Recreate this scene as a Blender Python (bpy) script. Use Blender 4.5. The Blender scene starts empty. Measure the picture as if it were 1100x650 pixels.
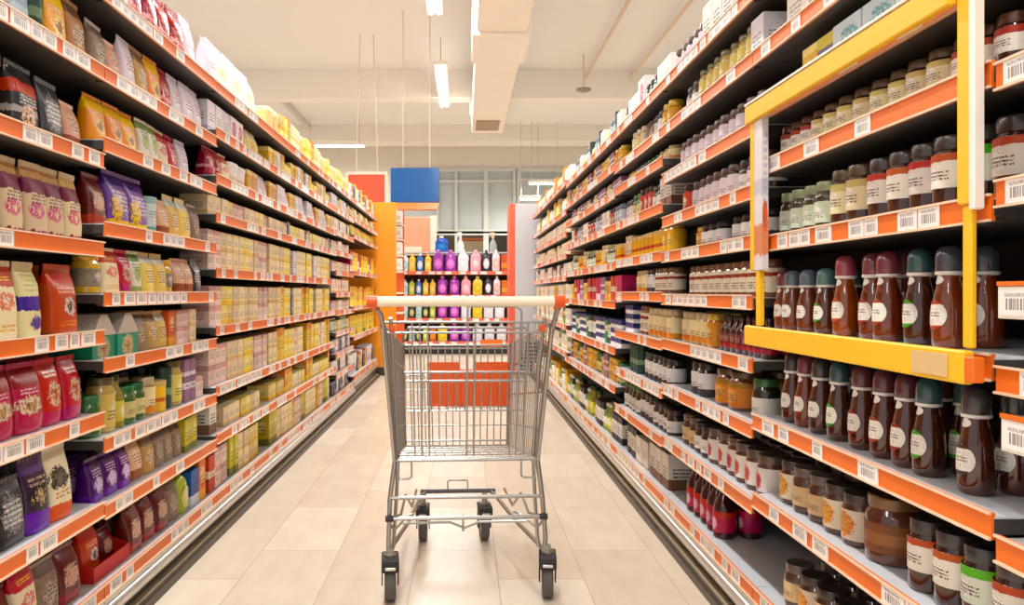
import bpy, math, random
from mathutils import Vector, noise
rnd = random.Random(7)
S = bpy.context.scene
C = S.collection
PI = math.pi

# ------------------------------------------------------------------ camera
cam_d = bpy.data.cameras.new('camera'); cam = bpy.data.objects.new('camera', cam_d); C.objects.link(cam)
FPX = 832.0
cam_d.sensor_width = 36; cam_d.sensor_fit = 'HORIZONTAL'
cam_d.lens = FPX/1100*36
cam_d.shift_x = (550-498)/1100; cam_d.shift_y = -(325-314)/1100
cam.location = (0, 0, 1.0); cam.rotation_euler = (PI/2, 0, 0)
cam_d.clip_start = 0.05; cam_d.clip_end = 100
S.camera = cam
# ------------------------------------------------------------------ world, exposure
S.view_settings.view_transform = 'Standard'; S.view_settings.look = 'None'
S.view_settings.gamma = 1; S.view_settings.use_curve_mapping = False
S.view_settings.exposure = 0.27
w = bpy.data.worlds.new('world'); S.world = w; w.use_nodes = True
bg = w.node_tree.nodes['Background']; bg.inputs[0].default_value = (1.0, 1.0, 1.0, 1); bg.inputs[1].default_value = .6

def area(name, loc, sx, sy, power, col=(1, .95, .88), rot=(0, 0, 0)):
    l = bpy.data.lights.new(name, 'AREA'); l.shape = 'RECTANGLE'; l.size = sx; l.size_y = sy
    l.energy = power; l.color = col
    o = bpy.data.objects.new(name, l); C.objects.link(o); o.location = loc; o.rotation_euler = rot
    return o
LAMP_Z = 4.5
LAMP_ROWS = [-0.36, -4.2, 3.6]
area('tube_or_fill_light', (-.3, 22.0, 4.2), 2.2, .2, 60)  # added fill for the room behind the glazing, no fixture there
LAMP_Y = [(-4.6, 2.7), (0.1, 2.7), (4.8, 2.7), (8.6-.2, 2.7), (13.25, 2.7)]
for X in LAMP_ROWS:
    for (y, ln) in LAMP_Y:
        area('tube_or_fill_light', (X, y, LAMP_Z-.03), .16, ln, 85 if X == -0.36 else 50, (.97, .985, 1))
for (X, y, z, ln) in ((-2.95, 17.7, 4.35, 1.4), (1.9, 18.2, 3.56, .75), (1.55, 18.2, 3.2, .5)):  # the two short ones stand in for tube reflections in the glass
    area('tube_or_fill_light', (X, y, z-.045), ln, .12, 60)

# ------------------------------------------------------------------ materials
def new_mat(name):
    m = bpy.data.materials.new(name); m.use_nodes = True
    return m, m.node_tree, m.node_tree.nodes['Principled BSDF']
MC = {}
def sr(c):  # srgb 0..255 -> linear
    def f(v):
        v /= 255.0
        return v/12.92 if v <= .04045 else ((v+.055)/1.055)**2.4
    return (f(c[0]), f(c[1]), f(c[2]), 1)
def plain(name, col, rough=.5, metal=0, coat=0, trans=0, spec=.5, var=.06, bump=0, emis=0):
    if name in MC: return MC[name]
    m, t, b = new_mat(name)
    n = t.nodes.new('ShaderNodeTexNoise'); n.inputs['Scale'].default_value = 14; n.inputs['Detail'].default_value = 4
    tc = t.nodes.new('ShaderNodeTexCoord'); t.links.new(tc.outputs['Object'], n.inputs['Vector'])
    mx = t.nodes.new('ShaderNodeMix'); mx.data_type = 'RGBA'
    c = sr(col)
    mx.inputs['A'].default_value = tuple(v*(1-var) for v in c[:3])+(1,); mx.inputs['B'].default_value = tuple(min(1, v*(1+var)) for v in c[:3])+(1,)
    t.links.new(n.outputs['Fac'], mx.inputs['Factor']); t.links.new(mx.outputs['Result'], b.inputs['Base Color'])
    b.inputs['Roughness'].default_value = rough; b.inputs['Metallic'].default_value = metal
    b.inputs['Coat Weight'].default_value = coat; b.inputs['Transmission Weight'].default_value = trans
    b.inputs['Specular IOR Level'].default_value = spec
    if bump:
        bp = t.nodes.new('ShaderNodeBump'); bp.inputs['Strength'].default_value = bump; bp.inputs['Distance'].default_value = .01
        t.links.new(n.outputs['Fac'], bp.inputs['Height']); t.links.new(bp.outputs['Normal'], b.inputs['Normal'])
    if emis:
        b.inputs['Emission Color'].default_value = c; b.inputs['Emission Strength'].default_value = emis
    MC[name] = m
    return m

def printed(name, base, bands=(), blob=None, lines=(), rough=.4, mottled=.0, coat=0, uv=False):
    """printed packaging: colour bands, a picture blob and rows of small unreadable type, in 0..1 coordinates of the pack"""
    if name in MC: return MC[name]
    m, t, b = new_mat(name); N = t.nodes; K = t.links
    tc = N.new('ShaderNodeTexCoord'); sp = N.new('ShaderNodeSeparateXYZ'); VEC = tc.outputs['UV' if uv else 'Generated']; K.new(VEC, sp.inputs[0])
    x, z = sp.outputs[0], sp.outputs[1 if uv else 2]
    nz = N.new('ShaderNodeTexNoise'); nz.inputs['Scale'].default_value = 7; nz.inputs['Detail'].default_value = 3; K.new(VEC, nz.inputs['Vector'])
    nf = nz.outputs['Fac']
    def M(op, a, c=None, d=None):
        n = N.new('ShaderNodeMath'); n.operation = op
        for i, v in enumerate((a, c, d)):
            if v is None: continue
            if isinstance(v, (int, float)): n.inputs[i].default_value = v
            else: K.new(v, n.inputs[i])
        return n.outputs[0]
    def mix(cur, fac, col):
        n = N.new('ShaderNodeMix'); n.data_type = 'RGBA'
        K.new(fac, n.inputs['Factor'])
        if isinstance(cur, tuple): n.inputs['A'].default_value = cur
        else: K.new(cur, n.inputs['A'])
        n.inputs['B'].default_value = sr(col)
        return n.outputs['Result']
    cur = sr(base)
    if mottled:
        c = tuple(v*.45 for v in base)
        cur = mix(cur, M('MULTIPLY', M('GREATER_THAN', nf, .54), mottled), c)
    for (z0, z1, col) in bands:
        zz = M('ADD', z, M('MULTIPLY', M('SUBTRACT', nf, .5), .10))
        cur = mix(cur, M('MULTIPLY', M('GREATER_THAN', zz, z0), M('LESS_THAN', zz, z1)), col)
    if blob:
        cx, cz, rx, rz, col = blob[:5]
        a = M('POWER', M('DIVIDE', M('SUBTRACT', x, cx), rx), 2); c = M('POWER', M('DIVIDE', M('SUBTRACT', z, cz), rz), 2)
        n3 = N.new('ShaderNodeTexNoise'); n3.inputs['Scale'].default_value = 11; n3.inputs['Detail'].default_value = 2; n3.inputs['Distortion'].default_value = 1.5; K.new(VEC, n3.inputs['Vector'])
        r2 = M('ADD', M('ADD', M('ABSOLUTE', a), c), M('MULTIPLY', M('SUBTRACT', n3.outputs['Fac'], .5), 3.2))
        cur = mix(cur, M('LESS_THAN', r2, 1), col)
        if len(blob) > 5: cur = mix(cur, M('LESS_THAN', r2, .2), blob[5])
        n4 = N.new('ShaderNodeTexNoise'); n4.inputs['Scale'].default_value = 17; n4.inputs['Detail'].default_value = 1; K.new(VEC, n4.inputs['Vector'])
        dark = tuple(v*.5 for v in base)
        cur = mix(cur, M('MULTIPLY', M('MULTIPLY', M('LESS_THAN', r2, .9), M('GREATER_THAN', n4.outputs['Fac'], .58)), .7), dark)
    for (z0, z1, n_, col) in lines:
        ph = M('FRACT', M('MULTIPLY', M('SUBTRACT', z, z0), n_/(z1-z0)))
        on = M('MULTIPLY', M('MULTIPLY', M('GREATER_THAN', z, z0), M('LESS_THAN', z, z1)), M('GREATER_THAN', ph, .45))
        wn = N.new('ShaderNodeTexNoise'); wn.inputs['Scale'].default_value = 26; K.new(VEC, wn.inputs['Vector'])
        on = M('MULTIPLY', on, M('GREATER_THAN', wn.outputs['Fac'], .47))
        on = M('MULTIPLY', on, M('MULTIPLY', M('GREATER_THAN', x, .18), M('LESS_THAN', x, .82)))
        cur = mix(cur, on, col)
    if isinstance(cur, tuple): b.inputs['Base Color'].default_value = cur
    else:
        oi = N.new('ShaderNodeObjectInfo'); hs = N.new('ShaderNodeHueSaturation')
        K.new(M('ADD', M('MULTIPLY', oi.outputs['Random'], .03), .485), hs.inputs['Hue']); K.new(M('ADD', M('MULTIPLY', oi.outputs['Random'], .22), .88), hs.inputs['Value'])
        hs.inputs['Saturation'].default_value = 1.12
        K.new(cur, hs.inputs['Color']); K.new(hs.outputs[0], b.inputs['Base Color'])
    b.inputs['Roughness'].default_value = rough; b.inputs['Coat Weight'].default_value = coat
    MC[name] = m
    return m

# ------------------------------------------------------------------ mesh helpers
class MB:
    def __init__(s): s.v = []; s.f = []; s.mi = []
    def add(s, vs, fs, mi=0):
        o = len(s.v); s.v += [tuple(v) for v in vs]; s.f += [tuple(i+o for i in f) for f in fs]; s.mi += [mi]*len(fs)
    def box(s, x0, x1, y0, y1, z0, z1, mi=0, bev=0):
        if bev <= 0:
            vs = [(x, y, z) for z in (z0, z1) for y in (y0, y1) for x in (x0, x1)]
            s.add(vs, [(0, 2, 3, 1), (4, 5, 7, 6), (0, 1, 5, 4), (2, 6, 7, 3), (0, 4, 6, 2), (1, 3, 7, 5)], mi); return
        b = min(bev, (x1-x0)*.45, (y1-y0)*.45, (z1-z0)*.45)
        rings = []
        for (z, i) in ((z0, b), (z0+b, 0), (z1-b, 0), (z1, b)):
            c = b if i == 0 else b*1.0
            X0, X1, Y0, Y1 = x0+i, x1-i, y0+i, y1-i
            k = b*.7
            rings.append([(X0+k, Y0, z), (X1-k, Y0, z), (X1, Y0+k, z), (X1, Y1-k, z), (X1-k, Y1, z), (X0+k, Y1, z), (X0, Y1-k, z), (X0, Y0+k, z)])
        s.loft(rings, mi)
    def loft(s, rings, mi=0, cap0=True, cap1=True):
        n = len(rings[0]); vs = [p for r in rings for p in r]; fs = []
        for i in range(len(rings)-1):
            for j in range(n):
                a = i*n+j; b2 = i*n+(j+1) % n
                fs.append((a, b2, b2+n, a+n))
        if cap0: fs.append(tuple(range(n-1, -1, -1)))
        if cap1: fs.append(tuple(range((len(rings)-1)*n, len(rings)*n)))
        s.add(vs, fs, mi)
    def lathe(s, prof, seg=16, cx=0, cy=0, mi=0, cap0=True, cap1=True):
        s.loft([[(cx+r*math.cos(2*PI*k/seg), cy+r*math.sin(2*PI*k/seg), z) for k in range(seg)] for (r, z) in prof], mi, cap0, cap1)
    def tube(s, pts, r, seg=8, mi=0, closed=False):
        P = [Vector(p) for p in pts]; n = len(P); rings = []; up = None
        for i in range(n):
            if closed: d = (P[(i+1) % n]-P[i-1])
            elif i == 0: d = P[1]-P[0]
            elif i == n-1: d = P[-1]-P[-2]
            else: d = (P[i+1]-P[i]).normalized()+(P[i]-P[i-1]).normalized()
            if d.length < 1e-9: d = Vector((0, 0, 1))
            d.normalize()
            if up is None:
                up = Vector((0, 0, 1)) if abs(d.z) < .9 else Vector((1, 0, 0))
            a = (up-d*up.dot(d))
            if a.length < 1e-6: a = d.orthogonal()
            a.normalize(); b = d.cross(a); up = a
            rings.append([tuple(P[i]+a*(r*math.cos(2*PI*k/seg))+b*(r*math.sin(2*PI*k/seg))) for k in range(seg)])
        if closed:
            rings.append(rings[0]); s.loft(rings, mi, False, False)
        else: s.loft(rings, mi)
    def mesh(s, name, mats, smooth=False):
        me = bpy.data.meshes.new(name); me.from_pydata(s.v, [], s.f)
        for m in (mats if isinstance(mats, (list, tuple)) else [mats]): me.materials.append(m)
        if any(s.mi): me.polygons.foreach_set('material_index', s.mi)
        me.update()
        if smooth:
            me.polygons.foreach_set('use_smooth', [True]*len(me.polygons))
            me.set_sharp_from_angle(angle=math.radians(38))
        return me
    def obj(s, name, mats, parent=None, smooth=False):
        o = bpy.data.objects.new(name, s.mesh(name, mats, smooth)); C.objects.link(o)
        if parent: o.parent = parent
        return o
def link_mesh(name, me, parent=None, loc=(0, 0, 0)):
    o = bpy.data.objects.new(name, me); C.objects.link(o); o.parent = parent; o.location = loc
    return o
def tag(o, label, cat, group=None, kind=None):
    n = len(label.split())
    if not 4 <= n <= 16: print('LABELLEN', n, label)
    o['label'] = label; o['category'] = cat
    if group: o['group'] = group
    if kind: o['kind'] = kind
    return o
def empty(name, loc=(0, 0, 0), rz=0):
    o = bpy.data.objects.new(name, None); C.objects.link(o); o.location = loc; o.rotation_euler = (0, 0, rz); o.empty_display_size = .1
    return o
def struct(o): o['kind'] = 'structure'; return o

# ------------------------------------------------------------------ setting
XL, XR = -1.02, 0.82          # shelf-edge planes
def floor_mat():
    m, t, b = new_mat('travertine_tiles'); N = t.nodes; K = t.links
    tc = N.new('ShaderNodeTexCoord'); mp = N.new('ShaderNodeMapping'); K.new(tc.outputs['Object'], mp.inputs['Vector'])
    mp.inputs['Rotation'].default_value = (0, 0, PI/2); mp.inputs['Location'].default_value = (.0, -.12, 0)
    br = N.new('ShaderNodeTexBrick'); K.new(mp.outputs[0], br.inputs['Vector'])
    br.inputs['Scale'].default_value = 1; br.inputs['Brick Width'].default_value = .6; br.inputs['Row Height'].default_value = .3
    br.inputs['Mortar Size'].default_value = .0022; br.inputs['Mortar Smooth'].default_value = .3; br.offset = .5; br.inputs['Bias'].default_value = -.1
    br.inputs['Color1'].default_value = sr((224, 207, 184)); br.inputs['Color2'].default_value = sr((241, 229, 210)); br.inputs['Mortar'].default_value = sr((200, 180, 154))
    nz = N.new('ShaderNodeTexNoise'); nz.inputs['Scale'].default_value = 5; nz.inputs['Detail'].default_value = 6
    mp2 = N.new('ShaderNodeMapping'); mp2.inputs['Scale'].default_value = (2.5, .8, 1); K.new(tc.outputs['Object'], mp2.inputs['Vector']); K.new(mp2.outputs[0], nz.inputs['Vector'])
    rp = N.new('ShaderNodeValToRGB'); rp.color_ramp.elements[0].position = .3; rp.color_ramp.elements[1].position = .7
    rp.color_ramp.elements[0].color = (.82, .78, .72, 1); rp.color_ramp.elements[1].color = (1, 1, 1, 1)
    K.new(nz.outputs['Fac'], rp.inputs[0])
    mx = N.new('ShaderNodeMix'); mx.data_type = 'RGBA'; mx.blend_type = 'MULTIPLY'; mx.inputs['Factor'].default_value = .6
    K.new(br.outputs['Color'], mx.inputs['A']); K.new(rp.outputs[0], mx.inputs['B']); K.new(mx.outputs['Result'], b.inputs['Base Color'])
    b.inputs['Roughness'].default_value = .3; b.inputs['Specular IOR Level'].default_value = .4
    return m
mb = MB(); mb.box(-9, 9, -5, 24, -.1, 0); struct(mb.obj('floor', floor_mat()))
ceil_m = plain('ceiling_paint', (235, 231, 227), .8, var=.02)
ceil_g = plain('grey_soffit_paint', (206, 202, 196), .8, var=.03)
beam_m = plain('beam_paint', (240, 232, 222), .7, var=.02)
mb = MB(); mb.box(-9, 9, -5, 24, 5.0, 5.1); struct(mb.obj('ceiling', ceil_m))
for i, (y0, y1, zb, m) in enumerate(((13.9, 14.25, 4.49, beam_m), (18.5, 19.2, 4.62, beam_m), (5.6, 5.9, 4.86, beam_m), (9.6, 9.9, 4.86, beam_m))):
    mb = MB(); mb.box(-9, 9, y0, y1, zb, 4.999); struct(mb.obj('trim_%d' % (i+1), m))
# panel joints of the ceiling
for i, x in enumerate((-7.2, -3.7, .9, 4.4)):
    mb = MB(); mb.box(x-.05, x+.05, 14.25, 18.5, 4.9, 4.999); struct(mb.obj('trim_%d' % (i+5), ceil_g))

# back wall with glazing
WY = 20.0
wall_m = plain('beige_wall_paint', (232, 222, 208), .7, var=.03)
mb = MB(); mb.box(-9, 9, WY, WY+.15, 4.15, 4.999); mb.box(-9, -1.75, WY, WY+.15, 0, 4.15); mb.box(1.32, 9, WY, WY+.15, 0, 2.2); mb.box(-1.75, 1.32, WY, WY+.15, 0, 1.0)
mb.box(4.6, 9, WY, WY+.15, 2.2, 4.15)
struct(mb.obj('wall_back', wall_m))
mb = MB(); mb.box(-9, 9, 23.7, 23.85, 0, 5); struct(mb.obj('wall_outer', plain('dim_brown_wall', (110, 98, 84), .7)))
frame_m = plain('pale_grey_window_frame', (198, 198, 192), .45)
def zpx(y, d): return 1+(314-y)/FPX*d
def xpx(x, d): return (x-498)/FPX*d
def win(n, x0, x1, z0, z1, vs, hs, glass):
    e = struct(empty('window_%d' % n, ((x0+x1)/2, WY, z0)))
    ox, oy, oz = e.location
    mb = MB()
    for x, wd in [(x0, .1), (x1, .1)]+vs: mb.box(x-wd/2-ox, x+wd/2-ox, -.08, .1, z0-oz, z1-oz)
    for z, h in [(z0, .1), (z1, .1)]+hs: mb.box(x0-ox, x1-ox, -.07, .09, z-h/2-oz, z+h/2-oz)
    mb.obj('window_frame', frame_m, e)
    mb = MB(); mb.box(x0-ox, x1-ox, .0, .012, z0-oz, z1-oz); mb.obj('glass_pane', glass, e)
frost = plain('frosted_grey_glass', (176, 184, 182), .5, var=.03)
m, t, b = new_mat('clear_glass'); b.inputs['Transmission Weight'].default_value = 1; b.inputs['Roughness'].default_value = .02; b.inputs['IOR'].default_value = 1.1; b.inputs['Base Color'].default_value = (.6, .62, .6, 1)
clear = m
win(1, -1.75, 1.32, 2.56, 4.15, [(xpx(490, WY), .07), (xpx(522, WY), .12), (xpx(470, WY), .06)], [(zpx(195, WY), .07)], frost)
win(2, -1.75, 1.32, 1.0, 2.52, [(xpx(490, WY), .07), (xpx(522, WY), .13)], [], clear)
win(3, 1.4, 4.6, 2.25, 4.15, [(3.0, .08)], [(3.9, .06)], frost)
# framed notice behind the glass
e = tag(empty('framed_poster', (xpx(508, 22.5), 23.66, zpx(292, 22.5))), 'beige poster in orange frame behind the far glazing', 'poster')
mb = MB(); W, H = .72, .98
mb.box(-W/2, W/2, -.02, .02, 0, H); mb.obj('poster_sheet', printed('poster_print', (226, 200, 164), bands=((.0, .12, (200, 170, 130)),), blob=(.5, .55, .3, .25, (236, 214, 184))), e)
mb = MB()
mb.box(-W/2-.08, -W/2, -.04, .03, -.08, H+.08); mb.box(W/2, W/2+.08, -.04, .03, -.08, H+.08); mb.box(-W/2, W/2, -.04, .03, H, H+.08); mb.box(-W/2, W/2, -.04, .03, -.08, 0)
mb.obj('poster_frame', plain('orange_frame', (226, 120, 60), .5), e)

# ceiling services
duct_m = plain('cream_duct_sheet', (242, 228, 212), .45, var=.03)
e = tag(empty('ventilation_duct', (.44, 5, 4.0)), 'long cream rectangular ventilation duct running under the ceiling', 'duct')
mb = MB(); mb.box(-.29, .29, -9, 9.6, 0, .42, bev=.01); mb.obj('duct_run', duct_m, e)
for (y0, y1) in ((3.9, 5.0), (-3.6, -2.5)):
    mb = MB(); mb.box(-.34, .34, y0, y1, -.05, .47, bev=.02); mb.obj('duct_collar', duct_m, e)
mb = MB(); mb.box(-.22, .2, 8.5, 9.3, -.02, .0); 
for k in range(7): mb.box(-.2, .18, 8.55+k*.1, 8.6+k*.1, -.035, -.02)
mb.obj('air_grille', plain('grille_tan_metal', (186, 160, 132), .5), e)  # tan metal, darker than the duct sheet
mb = MB()
for y in (-7, -3, 1, 5, 9):
    for x in (-.31, .31): mb.tube([(x, y, .2), (x, y, .999)], .012, 6)
mb.obj('hanger_rod', duct_m, e)
pipe_m = plain('cream_conduit', (214, 192, 164), .4)
for (x, lab, dz) in ((2.18, 'thin cream conduit nearer the duct under the ceiling', 0), (3.0, 'thin cream conduit farther right from the duct under the ceiling', 0)):
    e = tag(empty('ceiling_conduit', (x, 0, 4.85)), lab, 'pipe', 'ceiling conduits')
    mb = MB(); mb.tube([(0, -4, 0), (0, 13.85, 0)], .028, 8); mb.obj('pipe', pipe_m, e, True)
    for y in (3, 6.5, 10):
        mb = MB(); mb.box(-.16, .16, y-.06, y+.06, .03, .149); mb.obj('bracket', pipe_m, e)
e = tag(empty('ceiling_sprinkler', (xpx(627, 13), 13, 4.36)), 'small round grey detector hanging between the two ceiling conduits', 'detector')
mb = MB(); mb.lathe([(.05, 0), (.13, .03), (.13, .05), (.03, .07)], 14); mb.obj('sensor_disc', plain('mid_grey_plastic', (130, 122, 112), .4), e, True)
mb = MB(); mb.tube([(0, 0, .06), (0, 0, .64)], .012, 6); mb.obj('drop_rod', pipe_m, e)

fix_m = plain('white_fixture_enamel', (246, 240, 230), .4)
tube_e = plain('glowing_tube', (255, 246, 232), .4, emis=9)
def lamp(x, y, z, ln, along, label):
    e = tag(empty('ceiling_lamp', (x, y, z)), label, 'lamp', 'linear ceiling lamps')
    def bx(mb, a, b, c, d, z0, z1):
        if along: mb.box(c, d, a, b, z0, z1, bev=.005)
        else: mb.box(a, b, c, d, z0, z1, bev=.005)
    mb = MB(); bx(mb, -ln/2, ln/2, -.10, .10, 0, .06); mb.obj('housing', fix_m, e)
    for s in (-.05, .05):
        mb = MB(); a = ((s, -ln/2+.03, -.012), (s, ln/2-.03, -.012)) if along else ((-ln/2+.03, s, -.012), (ln/2-.03, s, -.012))
        mb.tube(a, .013, 8); mb.obj('lamp_tube', tube_e, e, True)
    mb = MB()
    for s in (-ln*.4, ln*.4):
        p = (0, s) if along else (s, 0)
        mb.tube([(p[0], p[1], .06), (p[0], p[1], 4.999-z)], .008, 6)
    mb.obj('suspension_rod', pipe_m, e)
nm = {-0.36: 'above the aisle', -4.2: 'above the next aisle left', 3.6: 'above the next aisle right'}
od = ['behind the camera', 'overhead the camera', 'nearest in view', 'second in view', 'farthest']
for X in LAMP_ROWS:
    for k, (y, ln) in enumerate(LAMP_Y):
        if (X != -0.36 and k in (0, 1)) or k == 0: pass
        lamp(X, y, LAMP_Z, ln, True, 'white linear tube lamp %s, %s' % (nm[X], od[k]))
lamp(-2.95, 17.7, 4.35, 1.4, False, 'white cross-running tube lamp above the far left shelves')
lamp(1.9, 18.2, 3.56, .75, False, 'short lamp built for the upper tube reflection in the far right glazing')  # this lamp and the next are built in place of reflections
lamp(1.55, 18.2, 3.2, .5, False, 'short lamp built for the lower tube reflection in the far right glazing')

# hanging blue sign
d = 11.0
e = tag(empty('hanging_sign', (xpx(446, d), d, zpx(218, d))), 'glossy plain blue box sign hanging over the aisle end', 'sign')
W = xpx(472, d)-xpx(420, d); H = zpx(181, d)-zpx(218, d)
mb = MB(); mb.box(-W/2, W/2, -.06, .06, 0, H, bev=.006); mb.obj('blue_panel', plain('blue_gloss', (0, 84, 150), .12, coat=.8), e)
mb = MB(); mb.loft([[(-W/2+.02, -.05, 0), (W/2, -.05, 0), (W/2, .05, 0), (-W/2+.02, .05, 0)], [(-W/2+.1, -.1, -.1), (W/2-.04, -.1, -.1), (W/2-.04, .1, -.1), (-W/2+.1, .1, -.1)][::1]][::-1])
mb.obj('orange_underside', plain('orange_plastic', (232, 122, 34), .35), e)
for s in (-W*.25, W*.3):
    mb = MB(); mb.tube([(s, 0, H), (s, 0, 4.999-e.location.z)], .006, 6); mb.obj('hanging_rod', pipe_m, e)
# hanging red board on the left
d = 12.0
e = tag(empty('hanging_board', (xpx(394, d), d, zpx(232, d))), 'red orange hanging board with pale frame above the left shelves', 'sign')
W = xpx(413, d)-xpx(374, d); H = zpx(188, d)-zpx(232, d)
mb = MB(); mb.box(-W/2, W/2, -.03, .03, 0, H); mb.obj('red_panel', plain('red_orange_panel', (224, 88, 48), .4), e)
mb = MB(); mb.box(-W/2-.03, W/2+.03, -.05, .05, H, H+.045); mb.box(W/2, W/2+.04, -.05, .05, 0, H); mb.box(-W/2-.04, -W/2, -.05, .05, 0, H)
mb.obj('pale_frame', plain('pale_peach_frame', (250, 222, 200), .4), e)
for s in (-W*.3, W*.3):
    mb = MB(); mb.tube([(s, 0, H+.03), (s*.6, 0, 4.999-e.location.z)], .007, 6); mb.obj('hanging_rod', pipe_m, e)

# ------------------------------------------------------------------ product library
def sup(w, d, z, n=20, p=.45, jit=0, seed=0):
    r = []
    for k in range(n):
        a = 2*PI*k/n; c, s_ = math.cos(a), math.sin(a)
        x = w/2*math.copysign(abs(c)**p, c); y = d/2*math.copysign(abs(s_)**p, s_)
        if jit:
            q = noise.noise(Vector((x*30+seed, y*30, z*26)))*jit
            x += q*.6; y += q*(1 if abs(y) > 1e-4 else 0)
        r.append((x, y, z))
    return r
def k_pouch(L):
    w, d, h = L['w'], L['d'], L['h']; sd = hash(L['key']) % 97 if False else sum(map(ord, L['key'])) % 97
    rings = []
    top = h*(.93)
    prof = ((0, .90, .72), (.012, 1.0, .92), (.08, 1.0, 1), (.25, .985, 1), (.42, .97, .95), (.6, .97, .85), (.75, .98, .66), (.87, 1.0, .40), (.95, 1.0, .16), (1, 1.0, .05))
    for (v, a, b) in prof: rings.append(sup(w*a, max(d*b, .003), top*v, 24, .5, .006 if 0 < v < 1 else 0, sd))
    mb = MB(); mb.loft(rings); body = mb.mesh('pouch', printed(L['key'], **L['print']), True)
    mb = MB(); sw = w*.985
    n = 13; vs = []
    fr = []; bk = []
    r2 = []
    for zz in (top-.0005, h):
        r2.append([(-sw/2+sw*k/n, -.0022-(.001 if k % 2 else 0), zz) for k in range(n+1)]+[(sw/2-sw*k/n, .0022-(.001 if k % 2 else 0), zz) for k in range(n+1)])
    mb.loft(r2); seal = mb.mesh('top_seal', plain('seal_'+L['key'], L.get('seal', L['print']['base']), .35))
    return [('pouch', body), ('top_seal', seal)]
def k_carton(L):
    w, d, h = L['w'], L['d'], L['h']
    mb = MB(); mb.box(-w/2, w/2, -d/2, d/2, 0, h, bev=.0025)
    me = mb.mesh('carton', printed(L['key'], uv=True, **L['print'])); uvl = me.uv_layers.new(name='UVMap')
    for p in me.polygons:
        side_ = abs(p.normal.x) > .9
        for li in p.loop_indices:
            co = me.vertices[me.loops[li].vertex_index].co
            uvl.data[li].uv = ((co.y/d if side_ else co.x/w)+.5, co.z/h)
    return [('carton', me)]
def k_jar(L):
    w, h = L['w'], L['h']; r = w/2; lh = min(.022, h*.17)
    mb = MB(); nk = h-lh
    mb.lathe([(r*.86, 0), (r*.97, .004), (r, .012), (r, nk*.80), (r*.96, nk*.88), (r*.84, nk*.96), (r*.82, nk)], 20)
    body = mb.mesh('glass_body', plain('fill_'+str(L['fill']), L['fill'], .12, coat=.7, var=.35), True)
    mb = MB(); mb.lathe([(r*.88, nk-.003), (r*.9, nk), (r*.9, h-.003), (r*.86, h), (r*.8, h-.001)], 20)
    lid = mb.mesh('lid', plain('lid_'+str(L['lid']), L['lid'], .3, metal=.25, coat=.3), True)
    mb = MB(); a, b = L.get('lab', (.2, .72)); mb.lathe([(r+.0004, nk*a), (r+.0012, nk*a+.001), (r+.0012, nk*b-.001), (r+.0004, nk*b)], 20, cap0=False, cap1=False)
    lb = mb.mesh('paper_label', printed(L['key'], **L['print']), True)
    return [('jar', body), ('lid', lid), ('paper_label', lb)]
def badge(prof, z0, z1, half, off=.0012):
    def rad(z):
        for (r0, a), (r1, b) in zip(prof, prof[1:]):
            if a <= z <= b and b > a: return r0+(r1-r0)*(z-a)/(b-a)
        return prof[-1][0]
    nv, nu = 10, 8; vs = []; fs = []
    for i in range(nv+1):
        v = i/nv; z = z0+(z1-z0)*v; u = max(.25, math.sqrt(max(0, 1-(2*v-1)**2)))
        hw = half*u
        for j in range(nu+1):
            a = -PI/2+hw*(2*j/nu-1); r = rad(z)+off
            vs.append((r*math.cos(a), r*math.sin(a), z))
    for i in range(nv):
        for j in range(nu):
            q = i*(nu+1)+j; fs.append((q, q+1, q+nu+2, q+nu+1))
    return vs, fs
def k_syrup(L):
    w, h = L['w'], L['h']; r = w/2; k = h/.19
    prof = [(r*.8, 0), (r*.97, .006*k), (r, .018*k), (r*1.0, .06*k), (r*.93, .085*k), (r*.76, .11*k), (r*.62, .128*k), (r*.58, .14*k)]
    mb = MB(); mb.lathe(prof, 22); m_ = plain('syrup_'+str(L['fill']), L['fill'], .07, coat=1, var=.3, trans=.35)
    body = mb.mesh('bottle', m_, True)
    ch = [(r*.72, .141*k), (r*.78, .144*k), (r*.78, .168*k), (r*.7, .18*k), (r*.48, .188*k), (r*.2, .19*k)]
    mb = MB(); mb.lathe(ch, 20); cap = mb.mesh('cap', plain('cap_'+str(L['lid']), L['lid'], .25, coat=.4), True)
    mb = MB(); mb.lathe([(r*.6, .134*k), (r*.8, .136*k), (r*.8, .1415*k), (r*.6, .143*k)], 20); ring = mb.mesh('neck_ring', plain('white_ring', (236, 230, 222), .3), True)
    vs, fs = badge(prof, .034*k, .088*k, .95); mb = MB(); mb.add(vs, fs); lb = mb.mesh('badge_label', printed(L['key'], **L['print']), True)
    vs, fs = badge(prof, .118*k, .134*k, .6); mb = MB(); mb.add(vs, fs); nl = mb.mesh('neck_label', plain('white_ring', (236, 230, 222), .3), True)
    return [('bottle', body), ('cap', cap), ('neck_ring', ring), ('badge_label', lb), ('neck_label', nl)]
def k_slim(L):
    w, h = L['w'], L['h']; r = w/2
    prof = [(r*.9, 0), (r, .004), (r, h*.55), (r*.85, h*.66), (r*.5, h*.78), (r*.42, h*.9)]
    mb = MB(); mb.lathe(prof, 16); body = mb.mesh('bottle', plain('fill_'+str(L['fill']), L['fill'], .12, coat=.7, var=.35), True)
    mb = MB(); mb.lathe([(r*.5, h*.88), (r*.5, h*.985), (r*.44, h)], 14); cap = mb.mesh('cap', plain('cap_'+str(L['lid']), L['lid'], .25, coat=.4), True)
    mb = MB(); mb.lathe([(r+.0004, h*.12), (r+.001, h*.125), (r+.001, h*.5), (r+.0004, h*.505)], 16, cap0=False, cap1=False); lb = mb.mesh('paper_label', printed(L['key'], **L['print']), True)
    return [('bottle', body), ('cap', cap), ('paper_label', lb)]
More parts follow.
